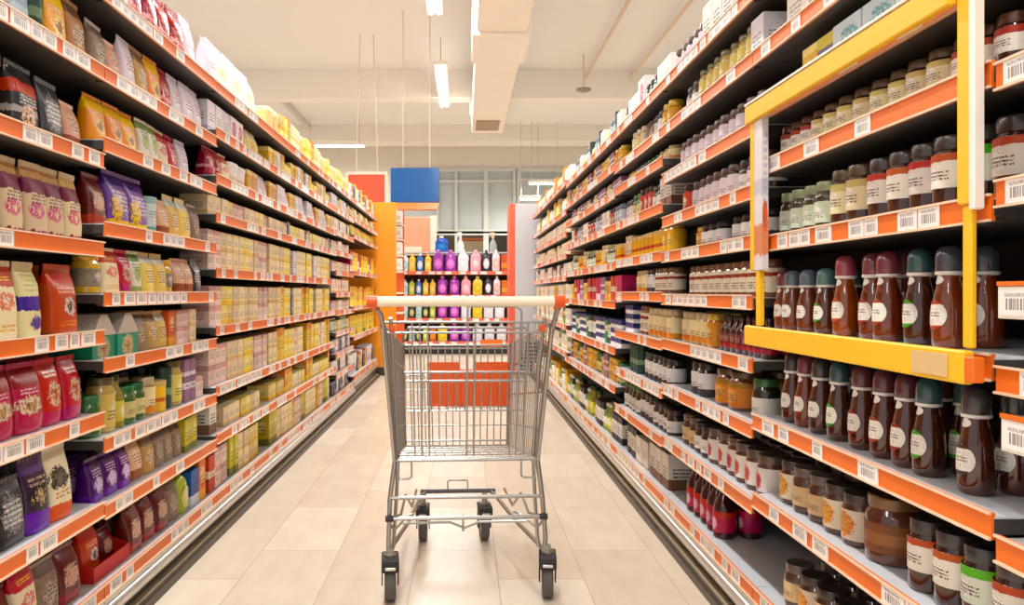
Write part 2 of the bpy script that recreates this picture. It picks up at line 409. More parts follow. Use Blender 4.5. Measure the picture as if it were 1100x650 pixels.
def k_can(L):
    w, h = L['w'], L['h']; r = w/2
    mb = MB(); mb.lathe([(r*.95, 0), (r, .003), (r, h*.82), (r*.98, h*.825)], 20); body = mb.mesh('canister', printed(L['key'], **L['print']), True)
    mb = MB(); mb.lathe([(r*1.03, h*.82), (r*1.04, h*.83), (r*1.04, h*.985), (r*.98, h)], 20); lid = mb.mesh('lid', plain('lid_'+str(L['lid']), L['lid'], .35, coat=.2), True)
    return [('canister', body), ('lid', lid)]
def k_tub(L):
    w, d, h = L['w'], L['d'], L['h']
    mb = MB(); mb.loft([sup(w*.86, d*.86, 0), sup(w*.9, d*.9, .004), sup(w*.97, d*.97, h*.84)]); body = mb.mesh('tub', printed(L['key'], **L['print']), True)
    mb = MB(); mb.loft([sup(w, d, h*.84), sup(w*1.0, d*1.0, h*.97), sup(w*.94, d*.94, h)]); lid = mb.mesh('lid', plain('lid_'+str(L['lid']), L['lid'], .4), True)
    return [('tub', body), ('lid', lid)]
def k_gable(L):
    w, d, h = L['w'], L['d'], L['h']
    mb = MB(); a = h*.52
    mb.loft([[(-w/2, -d/2, 0), (w/2, -d/2, 0), (w/2, d/2, 0), (-w/2, d/2, 0)], [(-w/2, -d/2, a), (w/2, -d/2, a), (w/2, d/2, a), (-w/2, d/2, a)]], 0)
    body = mb.mesh('gable_box', printed(L['key'], **L['print']))
    mb = MB(); q = w*.14
    mb.loft([[(-w/2-.003, -d/2-.003, a), (w/2+.003, -d/2-.003, a), (w/2+.003, d/2+.003, a), (-w/2-.003, d/2+.003, a)], [(-q, -d/2, h), (q, -d/2, h), (q, d/2, h), (-q, d/2, h)]])
    rf = mb.mesh('gable_top', plain('lid_'+str(L['lid']), L['lid'], .5))
    return [('gable_box', body), ('gable_top', rf)]
def k_tray(L):
    w, d, h = L['w'], L['d'], L['h']; t_ = .004; f = h*.34
    mb = MB(); mb.box(-w/2, w/2, -d/2, d/2, 0, t_); mb.box(-w/2, w/2, -d/2, -d/2+t_, t_, f); mb.box(-w/2, w/2, d/2-t_, d/2, t_, h)
    for s in (-1, 1):
        x0, x1 = (-w/2, -w/2+t_) if s < 0 else (w/2-t_, w/2)
        mb.add([(x0, -d/2+t_, t_), (x1, -d/2+t_, t_), (x1, d/2-t_, t_), (x0, d/2-t_, t_), (x0, -d/2+t_, f), (x1, -d/2+t_, f), (x1, d/2-t_, h), (x0, d/2-t_, h)],
               [(0, 3, 2, 1), (4, 5, 6, 7), (0, 1, 5, 4), (1, 2, 6, 5), (2, 3, 7, 6), (3, 0, 4, 7)])
    return [('display_tray', mb.mesh('display_tray', plain('tray_'+str(L['lid']), L['lid'], .45)))]
def k_deterg(L):
    w, d, h = L['w'], L['d'], L['h']
    mb = MB(); rg = []
    for (v, a, b) in ((0, .86, .9), (.02, .95, 1), (.12, 1, 1), (.4, .97, 1), (.62, .98, .96), (.74, .86, .85), (.82, .6, .66), (.86, .34, .5), (.88, .32, .45)):
        rg.append(sup(w*a, d*b, h*v, 20, .6))
    mb.loft(rg); body = mb.mesh('bottle', plain('det_'+str(L['fill']), L['fill'], .25, coat=.3, var=.04), True)
    mb = MB(); mb.lathe([(w*.17, h*.87), (w*.18, h*.875), (w*.17, h*.99), (w*.14, h)], 16); cap = mb.mesh('cap', plain('cap_'+str(L['lid']), L['lid'], .3), True)
    mb = MB(); mb.tube([(w*.30, 0, h*.78), (w*.43, 0, h*.74), (w*.49, 0, h*.62), (w*.47, 0, h*.5)], w*.05, 8); hd = mb.mesh('grip', plain('det_'+str(L['fill']), L['fill'], .25, coat=.3, var=.04), True)
    mb = MB(); rgs = []
    vs = []; fs = []
    nu, nv = 8, 8
    for i in range(nv+1):
        v = i/nv; z = h*(.12+.48*v); u = math.sqrt(max(0.02, 1-(2*v-1)**2*.9))
        for j in range(nu+1):
            x = w*.36*u*(2*j/nu-1); t_ = abs(x)/(w/2)
            y = -d/2*(1-t_**3.3)**.3-.004
            vs.append((x, y, z))
    for i in range(nv):
        for j in range(nu):
            q = i*(nu+1)+j; fs.append((q, q+1, q+nu+2, q+nu+1))
    mb.add(vs, fs); lb = mb.mesh('front_label', printed(L['key'], **L['print']), True)
    return [('bottle', body), ('cap', cap), ('grip', hd), ('front_label', lb)]
def k_spray(L):
    w, d, h = L['w'], L['d'], L['h']
    mb = MB(); rg = [sup(w*a, d*b, h*v, 16, .7) for (v, a, b) in ((0, .9, .9), (.02, 1, 1), (.35, 1, 1), (.5, .7, .8), (.62, .32, .45), (.7, .28, .4))]
    mb.loft(rg); body = mb.mesh('bottle', plain('det_'+str(L['fill']), L['fill'], .25, coat=.3, var=.04), True)
    mb = MB(); mb.lathe([(w*.18, h*.69), (w*.19, h*.78), (w*.12, h*.82)], 12); mb.box(-w*.45, w*.2, -d*.2, d*.2, h*.82, h*.98, bev=.004); mb.tube([(-w*.25, 0, h*.84), (-w*.4, 0, h*.74)], w*.05, 6)
    tr = mb.mesh('trigger_head', plain('cap_'+str(L['lid']), L['lid'], .3), True)
    return [('bottle', body), ('trigger_head', tr)]
KIND = dict(pouch=(k_pouch, 'pouch'), carton=(k_carton, 'box'), jar=(k_jar, 'jar'), syrup=(k_syrup, 'bottle'), slim=(k_slim, 'bottle'), can=(k_can, 'canister'),
            tub=(k_tub, 'tub'), gable=(k_gable, 'box'), tray=(k_tray, 'tray'), deterg=(k_deterg, 'detergent bottle'), spray=(k_spray, 'spray bottle'))
OBN = dict(pouch='food_pouch', carton='carton_box', jar='glass_jar', syrup='syrup_bottle', slim='sauce_bottle', can='canister', tub='plastic_tub', gable='gable_box', tray='display_tray', deterg='detergent_bottle', spray='spray_bottle')
LOOK = {}
def look(key, kind, w, d, h, base=(200, 200, 200), bands=(), blob=None, lines=(), rough=.4, mottled=0, **kw):
    L = dict(key=key, kind=kind, w=w, d=d, h=h, print=dict(base=base, bands=bands, blob=blob, lines=lines, rough=rough, mottled=mottled)); L.update(kw); LOOK[key] = L
R_, O_, Y_, CR, WH, BK = (186, 26, 34), (236, 118, 28), (244, 196, 40), (240, 224, 186), (244, 240, 234), (34, 28, 30)
# pouches
look('yellow orange pouch', 'pouch', .13, .07, .21, (240, 150, 22), ((.72, 1, Y_),), (.55, .38, .3, .2, (248, 220, 150), (150, 70, 20)), ((.6, .7, 2, WH),), .3)
look('kraft brown pouch', 'pouch', .11, .07, .19, (190, 148, 98), ((.78, 1, (120, 84, 50)),), (.5, .45, .3, .2, (226, 206, 170)), ((.3, .55, 4, (90, 60, 40)),))
look('light blue striped pouch', 'pouch', .10, .06, .19, (206, 222, 236), ((.1, .2, (150, 176, 206)), (.35, .45, (150, 176, 206)), (.6, .7, (150, 176, 206))), None, ((.4, .9, 5, (120, 150, 190)),))
look('black pouch with red band', 'pouch', .12, .07, .17, (40, 36, 40), ((.58, .78, (186, 24, 28)), (.28, .38, (170, 166, 166))), (.45, .25, .25, .16, (230, 190, 160), (60, 20, 20)), ((.4, .56, 3, (220, 214, 210)),), .25, mottled=.3)
look('dark grey pouch', 'pouch', .11, .06, .16, (62, 60, 64), ((.0, .2, (40, 36, 40)),), (.5, .5, .35, .3, (150, 146, 148)), ((.3, .7, 5, (220, 220, 220)),), .25, mottled=.6)
look('pink and cream pouch', 'pouch', .095, .065, .20, (226, 206, 170), ((.62, .84, (120, 36, 66)), (.84, 1, (206, 164, 108)), (.0, .1, (140, 36, 60))), (.4, .38, .3, .12, (216, 90, 140), (240, 220, 180)), ((.45, .6, 3, (90, 50, 60)),))
look('red and cream pouch', 'pouch', .12, .07, .21, (240, 224, 188), ((.72, 1, (196, 26, 26)),), (.5, .52, .3, .12, (226, 120, 110), (250, 226, 210)), ((.78, .86, 2, Y_), (.08, .2, 2, (230, 160, 60))))
look('cream and blue pouch', 'pouch', .10, .07, .20, (232, 222, 170), ((.38, .58, (60, 44, 150)),), (.6, .2, .3, .1, (70, 50, 160)), ((.62, .9, 4, (200, 190, 120)),))
look('orange red pouch', 'pouch', .15, .075, .20, (196, 62, 24), ((.78, .95, (206, 36, 24)),), (.58, .42, .2, .14, (230, 220, 210), (90, 60, 50)), ((.6, .72, 2, (240, 180, 150)), (.1, .2, 2, (240, 150, 80))), .25)
look('magenta pouch with cream bowl', 'pouch', .13, .08, .19, (182, 18, 84), ((.7, 1, (150, 16, 44)),), (.45, .42, .42, .14, (226, 206, 180), (170, 130, 90)), ((.58, .68, 2, (230, 200, 210)),), .25)
look('crimson pouch', 'pouch', .11, .07, .19, (196, 20, 40), ((.0, .22, (190, 16, 96)),), (.55, .5, .28, .2, (226, 196, 170), (190, 90, 60)), ((.75, .88, 2, WH),), .25)
look('cream pouch with black oval', 'pouch', .13, .08, .23, (232, 218, 188), ((.0, .24, (220, 70, 40)),), (.4, .62, .34, .16, (44, 36, 34), (110, 96, 84)), ((.3, .42, 2, (180, 120, 80)),))
look('purple pouch with dark top', 'pouch', .12, .08, .22, (64, 40, 66), ((.0, .3, (112, 46, 176)), (.82, 1, (90, 60, 120))), (.5, .5, .4, .18, (36, 30, 34), (200, 176, 130)), ((.62, .76, 2, (190, 170, 150)),), .25)
look('violet and yellow pouch', 'pouch', .15, .08, .19, (120, 84, 160), ((.0, .16, (236, 190, 40)), (.8, 1, (70, 44, 110))), (.3, .36, .22, .25, (244, 204, 50)), ((.3, .7, 5, (226, 200, 220)),), .25)
look('dark purple pouch', 'pouch', .10, .07, .15, (84, 34, 110), ((.0, .2, (120, 60, 170)),), (.5, .4, .25, .2, (220, 200, 235)), ((.6, .8, 3, (210, 180, 210)),), .25)
look('white and green pouch', 'pouch', .10, .06, .19, (236, 232, 214), ((.0, .18, (150, 176, 96)), (.8, 1, (120, 150, 70))), (.5, .5, .3, .2, (176, 196, 130)), ((.55, .75, 3, (80, 100, 60)),))
look('pale lilac pouch', 'pouch', .12, .07, .20, (228, 218, 228), ((.0, .12, (196, 170, 196)),), (.5, .5, .3, .22, (250, 246, 246)), ((.4, .7, 4, (180, 90, 110)),))
look('glossy red gift pouch', 'pouch', .12, .08, .19, (178, 30, 40), ((.3, .4, (226, 160, 160)),), (.5, .6, .36, .22, (150, 16, 28), (226, 190, 180)), ((.1, .9, 9, (214, 110, 110)),), .2, mottled=.7)
look('big white sack', 'pouch', .22, .12, .24, (246, 242, 234), ((.0, .1, (226, 210, 190)),), (.5, .5, .3, .2, (240, 222, 180)), ((.6, .8, 3, (210, 190, 180)),))
look('grey brown pouch', 'pouch', .10, .06, .15, (150, 128, 108), ((.8, 1, (110, 90, 76)),), (.5, .45, .3, .2, (196, 182, 160)), ((.3, .6, 4, (90, 74, 60)),), mottled=.3)
look('peach and brown pouch', 'pouch', .09, .06, .13, (226, 180, 150), ((.0, .3, (150, 80, 50)),), (.5, .6, .3, .2, (244, 220, 196)), ((.4, .7, 4, (140, 70, 50)),))
look('pale yellow pouch', 'pouch', .11, .07, .16, (236, 206, 120), ((.78, 1, (220, 220, 206)),), (.5, .4, .25, .2, (250, 232, 180)), ((.25, .6, 5, (120, 90, 50)),))
look('dark red brown pouch', 'pouch', .11, .07, .15, (104, 38, 34), ((.0, .2, (170, 60, 50)),), (.5, .5, .3, .2, (206, 160, 130)), ((.3, .7, 5, (210, 170, 150)),), .25, mottled=.4)
# cartons
def cart(key, w, h, base, band=None, blob=None, d=.12, lines=None, mottled=0):
    look(key, 'carton', w, d, h, base, band or (), blob, lines if lines is not None else ((.3, .6, 3, tuple(v*.6 for v in base)),), .5, mottled)
cart('cream carton', .085, .085, (240, 220, 176), ((.0, .2, (226, 196, 140)),), (.5, .55, .28, .25, (248, 236, 208)))
cart('pale pink carton', .08, .085, (232, 204, 192), ((.75, 1, (206, 160, 156)),), (.5, .4, .3, .25, (244, 226, 216)))
cart('pale yellow carton', .085, .085, (240, 216, 126), ((.0, .25, (236, 190, 80)),), (.5, .6, .28, .22, (250, 238, 190)))
cart('bright yellow carton', .09, .19, (240, 198, 34), ((.75, 1, (226, 150, 24)),), (.5, .4, .3, .2, (250, 230, 140)))
cart('olive yellow carton', .06, .18, (206, 190, 40), ((.0, .2, (120, 120, 50)),), (.5, .6, .3, .2, (236, 226, 150)))
cart('white lilac carton', .12, .16, (232, 226, 232), ((.0, .15, (190, 180, 206)),), (.5, .5, .3, .25, (250, 248, 250)))
cart('light blue carton', .16, .19, (214, 226, 232), ((.0, .2, (196, 190, 226)),), (.6, .6, .3, .2, (110, 176, 186), (220, 236, 240)))
cart('white and pink carton', .13, .17, (244, 236, 230), ((.0, .2, (230, 190, 120)),), (.6, .6, .28, .25, (216, 90, 140), (250, 200, 210)))
cart('gold carton', .09, .12, (226, 172, 76), ((.8, 1, (244, 214, 140)),), (.5, .45, .3, .2, (244, 220, 170)))
cart('violet carton with yellow top', .10, .13, (120, 104, 140), ((.72, 1, (220, 206, 90)),), (.5, .3, .3, .2, (206, 196, 210)))
cart('red carton', .08, .15, (200, 46, 40), ((.4, .6, (240, 220, 200)),), None)
cart('orange carton', .08, .17, (232, 124, 36), ((.0, .25, (244, 190, 90)),), (.5, .6, .3, .2, (250, 220, 170)))
cart('magenta carton', .08, .19, (206, 40, 110), ((.0, .3, (240, 200, 210)),), None)
cart('dark slate carton', .06, .16, (84, 84, 92), ((.8, 1, (150, 150, 156)),), (.5, .4, .3, .3, (190, 190, 196)))
cart('navy and white carton', .10, .05, (40, 56, 110), ((.0, .45, (232, 230, 230)),), None)
cart('black and white carton', .05, .15, (44, 42, 46), ((.25, .75, (226, 222, 214)),), None)
cart('blue carton', .09, .14, (46, 96, 170), ((.0, .3, (220, 230, 240)),), None)
cart('green carton', .08, .14, (44, 140, 80), ((.5, .75, (236, 230, 190)),), None)
cart('brown and white carton', .10, .15, (120, 84, 66), ((.3, 1, (226, 218, 208)),), None)
cart('pale peach carton', .12, .12, (246, 222, 200), ((.0, .15, (236, 180, 150)),), (.5, .5, .3, .3, (252, 240, 228)))
cart('lilac striped carton', .06, .17, (150, 110, 140), ((.3, .45, (230, 220, 226)), (.6, .7, (230, 220, 226))), None)
cart('white carton', .11, .13, (246, 240, 230), ((.0, .1, (220, 190, 160)),), None)
# jars
def jar(key, w, h, fill, lid, base, bands=(), blob=None, lines=((.2, .5, 3, (110, 80, 60)),), lab=(.2, .72)):
    look(key, 'jar', w, w, h, base, bands, blob, lines, .5, 0, fill=fill, lid=lid, lab=lab)
DB = (64, 30, 20); AM = (120, 52, 18)
jar('brown jar with cream label', .075, .135, DB, (92, 74, 52), (232, 218, 176), ((.75, 1, (206, 186, 120)),), (.5, .5, .2, .3, (250, 244, 228)), lab=(.3, .9))
jar('small jar with red label', .065, .115, DB, (96, 60, 48), (240, 232, 222), ((.7, 1, (170, 50, 34)),), (.5, .4, .2, .25, (250, 246, 240)), lab=(.35, .9))
jar('brown jar with green label', .075, .135, DB, (70, 66, 66), (226, 232, 214), ((.74, 1, (96, 190, 60)),), (.5, .4, .2, .25, (250, 246, 240)), lab=(.35, .9))
jar('brown jar with red label', .075, .135, DB, (74, 62, 60), (236, 226, 214), ((.78, 1, (190, 70, 40)),), (.5, .4, .2, .25, (250, 246, 240)), lab=(.35, .9))
jar('jar with pale green lid', .07, .12, (70, 50, 26), (150, 160, 120), (216, 226, 200), (), (.5, .5, .25, .3, (240, 240, 226)))
jar('jar with orange fruit label', .085, .115, (80, 40, 20), (70, 54, 48), (232, 216, 190), (), (.5, .5, .3, .4, (232, 150, 40), (244, 196, 110)), (), (.15, .85))
jar('jar with beige label', .08, .115, (84, 52, 36), (110, 92, 84), (222, 192, 146), (), None)
jar('wide dark brown jar', .12, .14, (92, 44, 26), (120, 84, 48), (130, 84, 52), ((.3, .7, (160, 110, 70)),), None, ())
jar('jar with gold lid', .085, .10, (110, 60, 24), (226, 180, 60), (236, 222, 190), (), (.5, .5, .3, .4, (236, 190, 60)))
jar('jar with white label', .08, .11, (54, 38, 34), (60, 46, 44), (240, 234, 230), (), None)
jar('lilac label jar', .075, .11, (70, 50, 44), (96, 72, 64), (226, 212, 220), ((.0, .2, (180, 150, 160)),), None, lab=(.05, .85))
jar('yellow jar with olive lid', .085, .17, (196, 168, 90), (110, 104, 60), (226, 204, 120), (), (.5, .5, .2, .3, (244, 232, 180)), lab=(.1, .8))
jar('striped cream and red jar', .085, .14, (150, 110, 70), (120, 84, 60), (230, 220, 196), ((.7, .85, (150, 44, 34)), (.0, .12, (120, 70, 50))), None, lab=(.05, .9))
jar('large orange brown jar', .13, .15, (120, 64, 30), (92, 70, 40), (206, 120, 60), ((.8, 1, (150, 110, 50)),), (.5, .45, .3, .3, (236, 170, 110)), lab=(.1, .85))
jar('dark jar with green lid', .085, .13, (44, 40, 32), (60, 110, 56), (226, 224, 214), (), None, lab=(.1, .65))
jar('jar with tomato label', .085, .12, (96, 50, 40), (104, 84, 70), (240, 232, 224), (), (.5, .45, .22, .35, (206, 50, 36)), (), (.15, .85))
jar('cream and orange jar', .08, .13, (196, 150, 80), (206, 190, 150), (236, 216, 170), ((.0, .25, (226, 130, 50)),), None, lab=(.1, .9))
jar('green jar', .08, .12, (60, 110, 50), (44, 120, 60), (220, 214, 150), (), None)
jar('black and white label jar', .08, .12, (40, 34, 34), (50, 44, 46), (230, 226, 224), ((.0, .3, (60, 56, 60)),), None, lab=(.05, .85))
jar('orange jar', .075, .13, (216, 130, 40), (226, 190, 60), (236, 170, 50), (), (.5, .5, .25, .3, (250, 230, 160)), lab=(.1, .9))
jar('red sauce jar', .075, .13, (150, 30, 26), (60, 30, 30), (210, 60, 50), (), (.5, .5, .25, .3, (240, 220, 210)), lab=(.1, .9))
jar('grey blue jar', .075, .13, (90, 100, 116), (120, 130, 150), (196, 204, 216), (), (.5, .5, .25, .3, (240, 240, 244)), lab=(.1, .9))
jar('yellow jar with grey label', .08, .12, (226, 180, 40), (220, 170, 40), (150, 140, 120), (), (.5, .5, .25, .3, (220, 214, 206)))
# syrup bottles
def syr(key, h, fill, lid, ring):
    look(key, 'syrup', (.064 if h > .18 else .055), (.064 if h > .18 else .055), h, (236, 228, 214), ((.86, 1, ring), (.0, .14, ring)), (.5, .5, .46, .30, (246, 240, 230)), ((.4, .6, 2, (120, 100, 84)),), .5, fill=fill, lid=lid)
syr('amber bottle, grey cap, orange-edged badge', .205, (150, 62, 12), (74, 72, 80), (186, 70, 30))
syr('dark bottle, teal cap, green badge', .205, (84, 38, 18), (52, 84, 88), (70, 160, 60))
syr('amber bottle, maroon cap, cream badge', .205, (136, 50, 14), (124, 54, 66), (150, 44, 34))
syr('orange amber bottle, pink cap', .205, (176, 78, 14), (160, 70, 88), (190, 70, 40))
syr('short amber bottle, blue-grey cap', .16, (140, 60, 20), (96, 112, 126), (90, 70, 60))
syr('short bottle, sea-green cap', .16, (110, 50, 20), (84, 124, 120), (70, 160, 60))
syr('short bottle, maroon cap', .16, (150, 66, 22), (140, 66, 78), (170, 60, 40))
syr('dark brown bottle, charcoal cap', .2, (92, 36, 16), (64, 58, 58), (60, 44, 40))
syr('dark brown bottle, plum cap', .2, (98, 36, 18), (96, 48, 54), (150, 50, 40))
look('dark red sauce bottle', 'slim', .055, .055, .17, (120, 40, 36), ((.0, .3, (190, 40, 30)),), None, ((.4, .8, 4, (200, 170, 150)),), fill=(70, 20, 18), lid=(60, 40, 40))
look('red and magenta bottle', 'slim', .08, .08, .19, (196, 40, 84), ((.7, 1, (210, 40, 40)),), (.5, .4, .25, .3, (236, 200, 214)), (), fill=(70, 14, 22), lid=(196, 30, 34))
look('olive oil bottle', 'slim', .07, .07, .19, (214, 200, 90), (), (.5, .5, .25, .3, (244, 236, 190)), (), fill=(150, 140, 40), lid=(40, 80, 40))
look('white green bottle', 'slim', .07, .07, .16, (236, 236, 220), ((.0, .3, (220, 210, 60)),), None, (), fill=(120, 160, 80), lid=(240, 240, 236))
# canisters, tubs
look('gold canister', 'can', .085, .085, .16, (214, 168, 96), ((.72, .8, (90, 60, 40)), (.0, .1, (180, 130, 60))), (.5, .42, .25, .16, (240, 214, 160), (120, 70, 40)), ((.5, .65, 3, (90, 60, 40)),), lid=(206, 160, 80))
look('dark canister with cream band', 'can', .09, .09, .17, (60, 50, 48), ((.3, .62, (216, 196, 160)), (.0, .12, (226, 196, 130))), (.5, .3, .25, .15, (50, 40, 40)), (), lid=(216, 196, 140))
look('teal white canister', 'can', .08, .08, .13, (216, 232, 230), ((.0, .25, (120, 176, 176)),), (.5, .5, .25, .2, (240, 246, 246)), ((.5, .75, 3, (80, 130, 130)),), lid=(150, 196, 196))
look('yellow can', 'can', .075, .075, .11, (236, 180, 40), ((.4, .55, (200, 70, 30)),), None, (), lid=(220, 190, 120))
look('dark green jar-can', 'can', .07, .07, .15, (34, 70, 56), ((.4, .6, (120, 150, 110)),), None, (), lid=(30, 50, 44))
look('white round tub', 'tub', .14, .12, .11, (246, 242, 236), ((.2, .5, (226, 206, 180)),), None, (), lid=(250, 248, 244))
look('white and blue tub', 'tub', .16, .13, .19, (236, 240, 244), ((.2, .6, (150, 180, 220)),), (.5, .5, .25, .2, (250, 250, 252)), (), lid=(240, 242, 246))
look('cream yellow tub', 'tub', .13, .12, .15, (244, 226, 160), ((.0, .2, (230, 190, 90)),), None, (), lid=(248, 238, 200))
look('green house-shaped box', 'gable', .15, .10, .13, (22, 142, 104), (), (.5, .4, .25, .5, (206, 180, 140), (140, 100, 60)), (), lid=(196, 186, 170))
look('red cardboard tray', 'tray', .24, .24, .13, lid=(206, 30, 28))
# detergents
def det(key, fill, lid, lab, h=.35, w=.178): look(key, 'deterg', w, .10, h, lab, (), (.5, .55, .3, .25, tuple(min(255, v+40) for v in lab)), (), fill=fill, lid=lid)
det('violet detergent bottle', (156, 34, 168), (214, 120, 190), (226, 130, 210))
det('white detergent bottle', (240, 238, 242), (236, 236, 240), (230, 230, 240))
det('pink detergent bottle', (244, 160, 180), (240, 190, 200), (246, 190, 200))
det('black detergent bottle', (50, 44, 60), (60, 54, 70), (220, 216, 220), w=.132)
det('pale peach detergent bottle', (240, 220, 222), (240, 230, 226), (236, 180, 180), w=.132)
det('yellow detergent bottle', (240, 212, 70), (240, 220, 110), (236, 190, 60))
det('small yellow bottle', (244, 200, 60), (240, 190, 80), (250, 226, 130), .29, .11)
det('small blue bottle', (50, 110, 190), (236, 240, 244), (200, 220, 240), .29, .11)
det('small white teal bottle', (226, 240, 236), (120, 200, 196), (160, 220, 210), .29, .11)
det('small green bottle', (180, 200, 50), (60, 120, 60), (230, 230, 140), .29, .11)
det('small dark bottle', (50, 54, 44), (30, 30, 30), (190, 196, 120), .29, .11)
det('big blue canister', (24, 84, 190), (226, 232, 240), (60, 120, 210), .27, .21)
look('white green spray bottle', 'spray', .12, .08, .34, fill=(220, 236, 230), lid=(240, 240, 236))
look('grey beige spray bottle', 'spray', .12, .08, .34, fill=(170, 176, 166), lid=(232, 206, 176))
look('orange box pack', 'carton', .10, .14, .27, (226, 110, 40), ((.2, .5, (240, 170, 90)),), None, ())

MESH = {}
ORD = ['first', 'second', 'third', 'fourth', 'fifth', 'sixth', 'seventh', 'eighth', 'ninth', 'tenth', 'eleventh', 'twelfth', 'thirteenth', 'fourteenth', 'fifteenth', 'sixteenth', 'seventeenth', 'eighteenth', 'nineteenth', 'twentieth']
PROTO = {}
PENDING = []
def item(key, x, y, z, rz, sc=(1, 1, 1), where='', parts=True, jit=True):
    L = LOOK[key]
    if key not in MESH: MESH[key] = KIND[L['kind']][0](L)
    prs = MESH[key]
    o = bpy.data.objects.new(OBN[L['kind']], prs[0][1]) if len(prs) == 1 else None
    if o is None:
        # the body mesh is the thing; lids, caps and labels are its children
        o = bpy.data.objects.new(OBN[L['kind']], prs[0][1])
    C.objects.link(o)
    for (nm_, me) in prs[1:]:
        c = bpy.data.objects.new(nm_, me); C.objects.link(c); c.parent = o
    o.location = (x, y, z); o.rotation_euler = (0, 0, rz+(rnd.uniform(-.05, .05) if jit else 0)); o.scale = sc
    PENDING.append((o, key, where, KIND[L['kind']][1]))
    return o
def finish_labels():
    groups = {}
    for rec in PENDING: groups.setdefault((rec[1], rec[2]), []).append(rec)
    for (key, where), recs in groups.items():
        end = 'near'
        if where.endswith(('nearest left bay', 'closest right bay')): end = 'far'; recs.sort(key=lambda r: -r[0].location.y)
        for i, (o, k, wh, cat) in enumerate(recs):
            ktxt = k
            if len(recs) == 1: lab = '%s, %s' % (ktxt, wh)
            else: lab = '%s, %s %s' % (ktxt, ORD[min(i, 19)], wh) if wh.startswith('nearest') else '%s, %s from %s end, %s' % (ktxt, ORD[min(i, 19)], end, wh)
            n = len(lab.split())
            if n > 16: lab = lab.replace(' from %s end' % end, ' from %s' % end); n = len(lab.split())
            if n > 16: print('LONG', n, lab)
            if n < 4: print('SHORT', lab)
            o['label'] = lab; o['category'] = cat
            o['group'] = key+'s' if len(recs) >= 1 else key

# ------------------------------------------------------------------ shelving
DEP = .46
shelf_d = plain('shaded_shelf_underside', (66, 60, 56), .5, var=.05)  # shelf body and underside, the shade below put into its colour
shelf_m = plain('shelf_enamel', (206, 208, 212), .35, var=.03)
back_m = plain('rack_back_panel', (40, 36, 34), .6)
upr_m = plain('rack_upright', (70, 66, 64), .5)
rail_m = plain('orange_price_rail', (236, 112, 20), .42, coat=0, var=.05)
lip_m = plain('clear_rail_lip', (244, 208, 176), .25)
bump_m = plain('brushed_bumper', (206, 204, 200), .28, metal=.75)
kick_m = plain('dark_kick_plate', (66, 54, 44), .4)
seam_m = plain('kick_seam', (170, 150, 124), .35)
def tag_mat():
    m, t, b = new_mat('printed_price_ticket'); N = t.nodes; K = t.links
    tc = N.new('ShaderNodeTexCoord'); sp = N.new('ShaderNodeSeparateXYZ'); K.new(tc.outputs['Generated'], sp.inputs[0])
    def M(op, a, c=None):
        n = N.new('ShaderNodeMath'); n.operation = op
        for i, v in enumerate((a, c)):
            if v is None: continue
            if isinstance(v, (int, float)): n.inputs[i].default_value = v
            else: K.new(v, n.inputs[i])
        return n.outputs[0]
    x, z = sp.outputs[0], sp.outputs[2]
    nz = N.new('ShaderNodeTexNoise'); nz.noise_dimensions = '1D'; nz.inputs['Scale'].default_value = 22; nz.inputs['Detail'].default_value = 0; K.new(x, nz.inputs['W'])
    bars = M('GREATER_THAN', nz.outputs['Fac'], .48)
    reg = M('MULTIPLY', M('MULTIPLY', M('GREATER_THAN', x, .16), M('LESS_THAN', x, .84)), M('MULTIPLY', M('GREATER_THAN', z, .22), M('LESS_THAN', z, .66)))
    n2 = N.new('ShaderNodeTexNoise'); n2.inputs['Scale'].default_value = 30; K.new(tc.outputs['Generated'], n2.inputs['Vector'])
    txt = M('MULTIPLY', M('GREATER_THAN', n2.outputs['Fac'], .5), M('MULTIPLY', M('MULTIPLY', M('GREATER_THAN', x, .14), M('LESS_THAN', x, .8)), M('MULTIPLY', M('GREATER_THAN', z, .72), M('LESS_THAN', z, .86))))
    f = M('MULTIPLY', M('MAXIMUM', M('MULTIPLY', bars, reg), txt), .8)
    mx = N.new('ShaderNodeMix'); mx.data_type = 'RGBA'; K.new(f, mx.inputs['Factor'])
    mx.inputs['A'].default_value = sr((244, 236, 230)); mx.inputs['B'].default_value = sr((70, 62, 64)); K.new(mx.outputs['Result'], b.inputs['Base Color'])
    b.inputs['Roughness'].default_value = .3
    return m
TM = tag_mat()
TAGM = {}
for wd in (.05, .062, .078):
    mb = MB(); mb.box(-wd/2, wd/2, -.002, .0, -.0185, .0185, bev=.0006); TAGM[wd] = mb.mesh('price_tag', TM)
RH = .044
def shelf_meshes(wd, depth):
    # local: front faces -Y, front edge at y=0, z=0 shelf top
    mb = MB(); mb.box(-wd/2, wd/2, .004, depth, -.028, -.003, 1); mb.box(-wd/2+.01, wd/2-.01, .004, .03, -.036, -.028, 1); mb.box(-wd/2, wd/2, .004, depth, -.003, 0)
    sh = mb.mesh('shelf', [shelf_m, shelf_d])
    mb = MB(); mb.box(-wd/2+.001, wd/2-.001, .0, .006, -.036, .006)
    mb.box(-wd/2+.001, wd/2-.001, -.005, .0, .003, .007, 1); mb.box(-wd/2+.001, wd/2-.001, -.005, .0, -.037, -.033, 1)
    ra = mb.mesh('price_rail', [rail_m, lip_m])
    return sh, ra
SM = {}
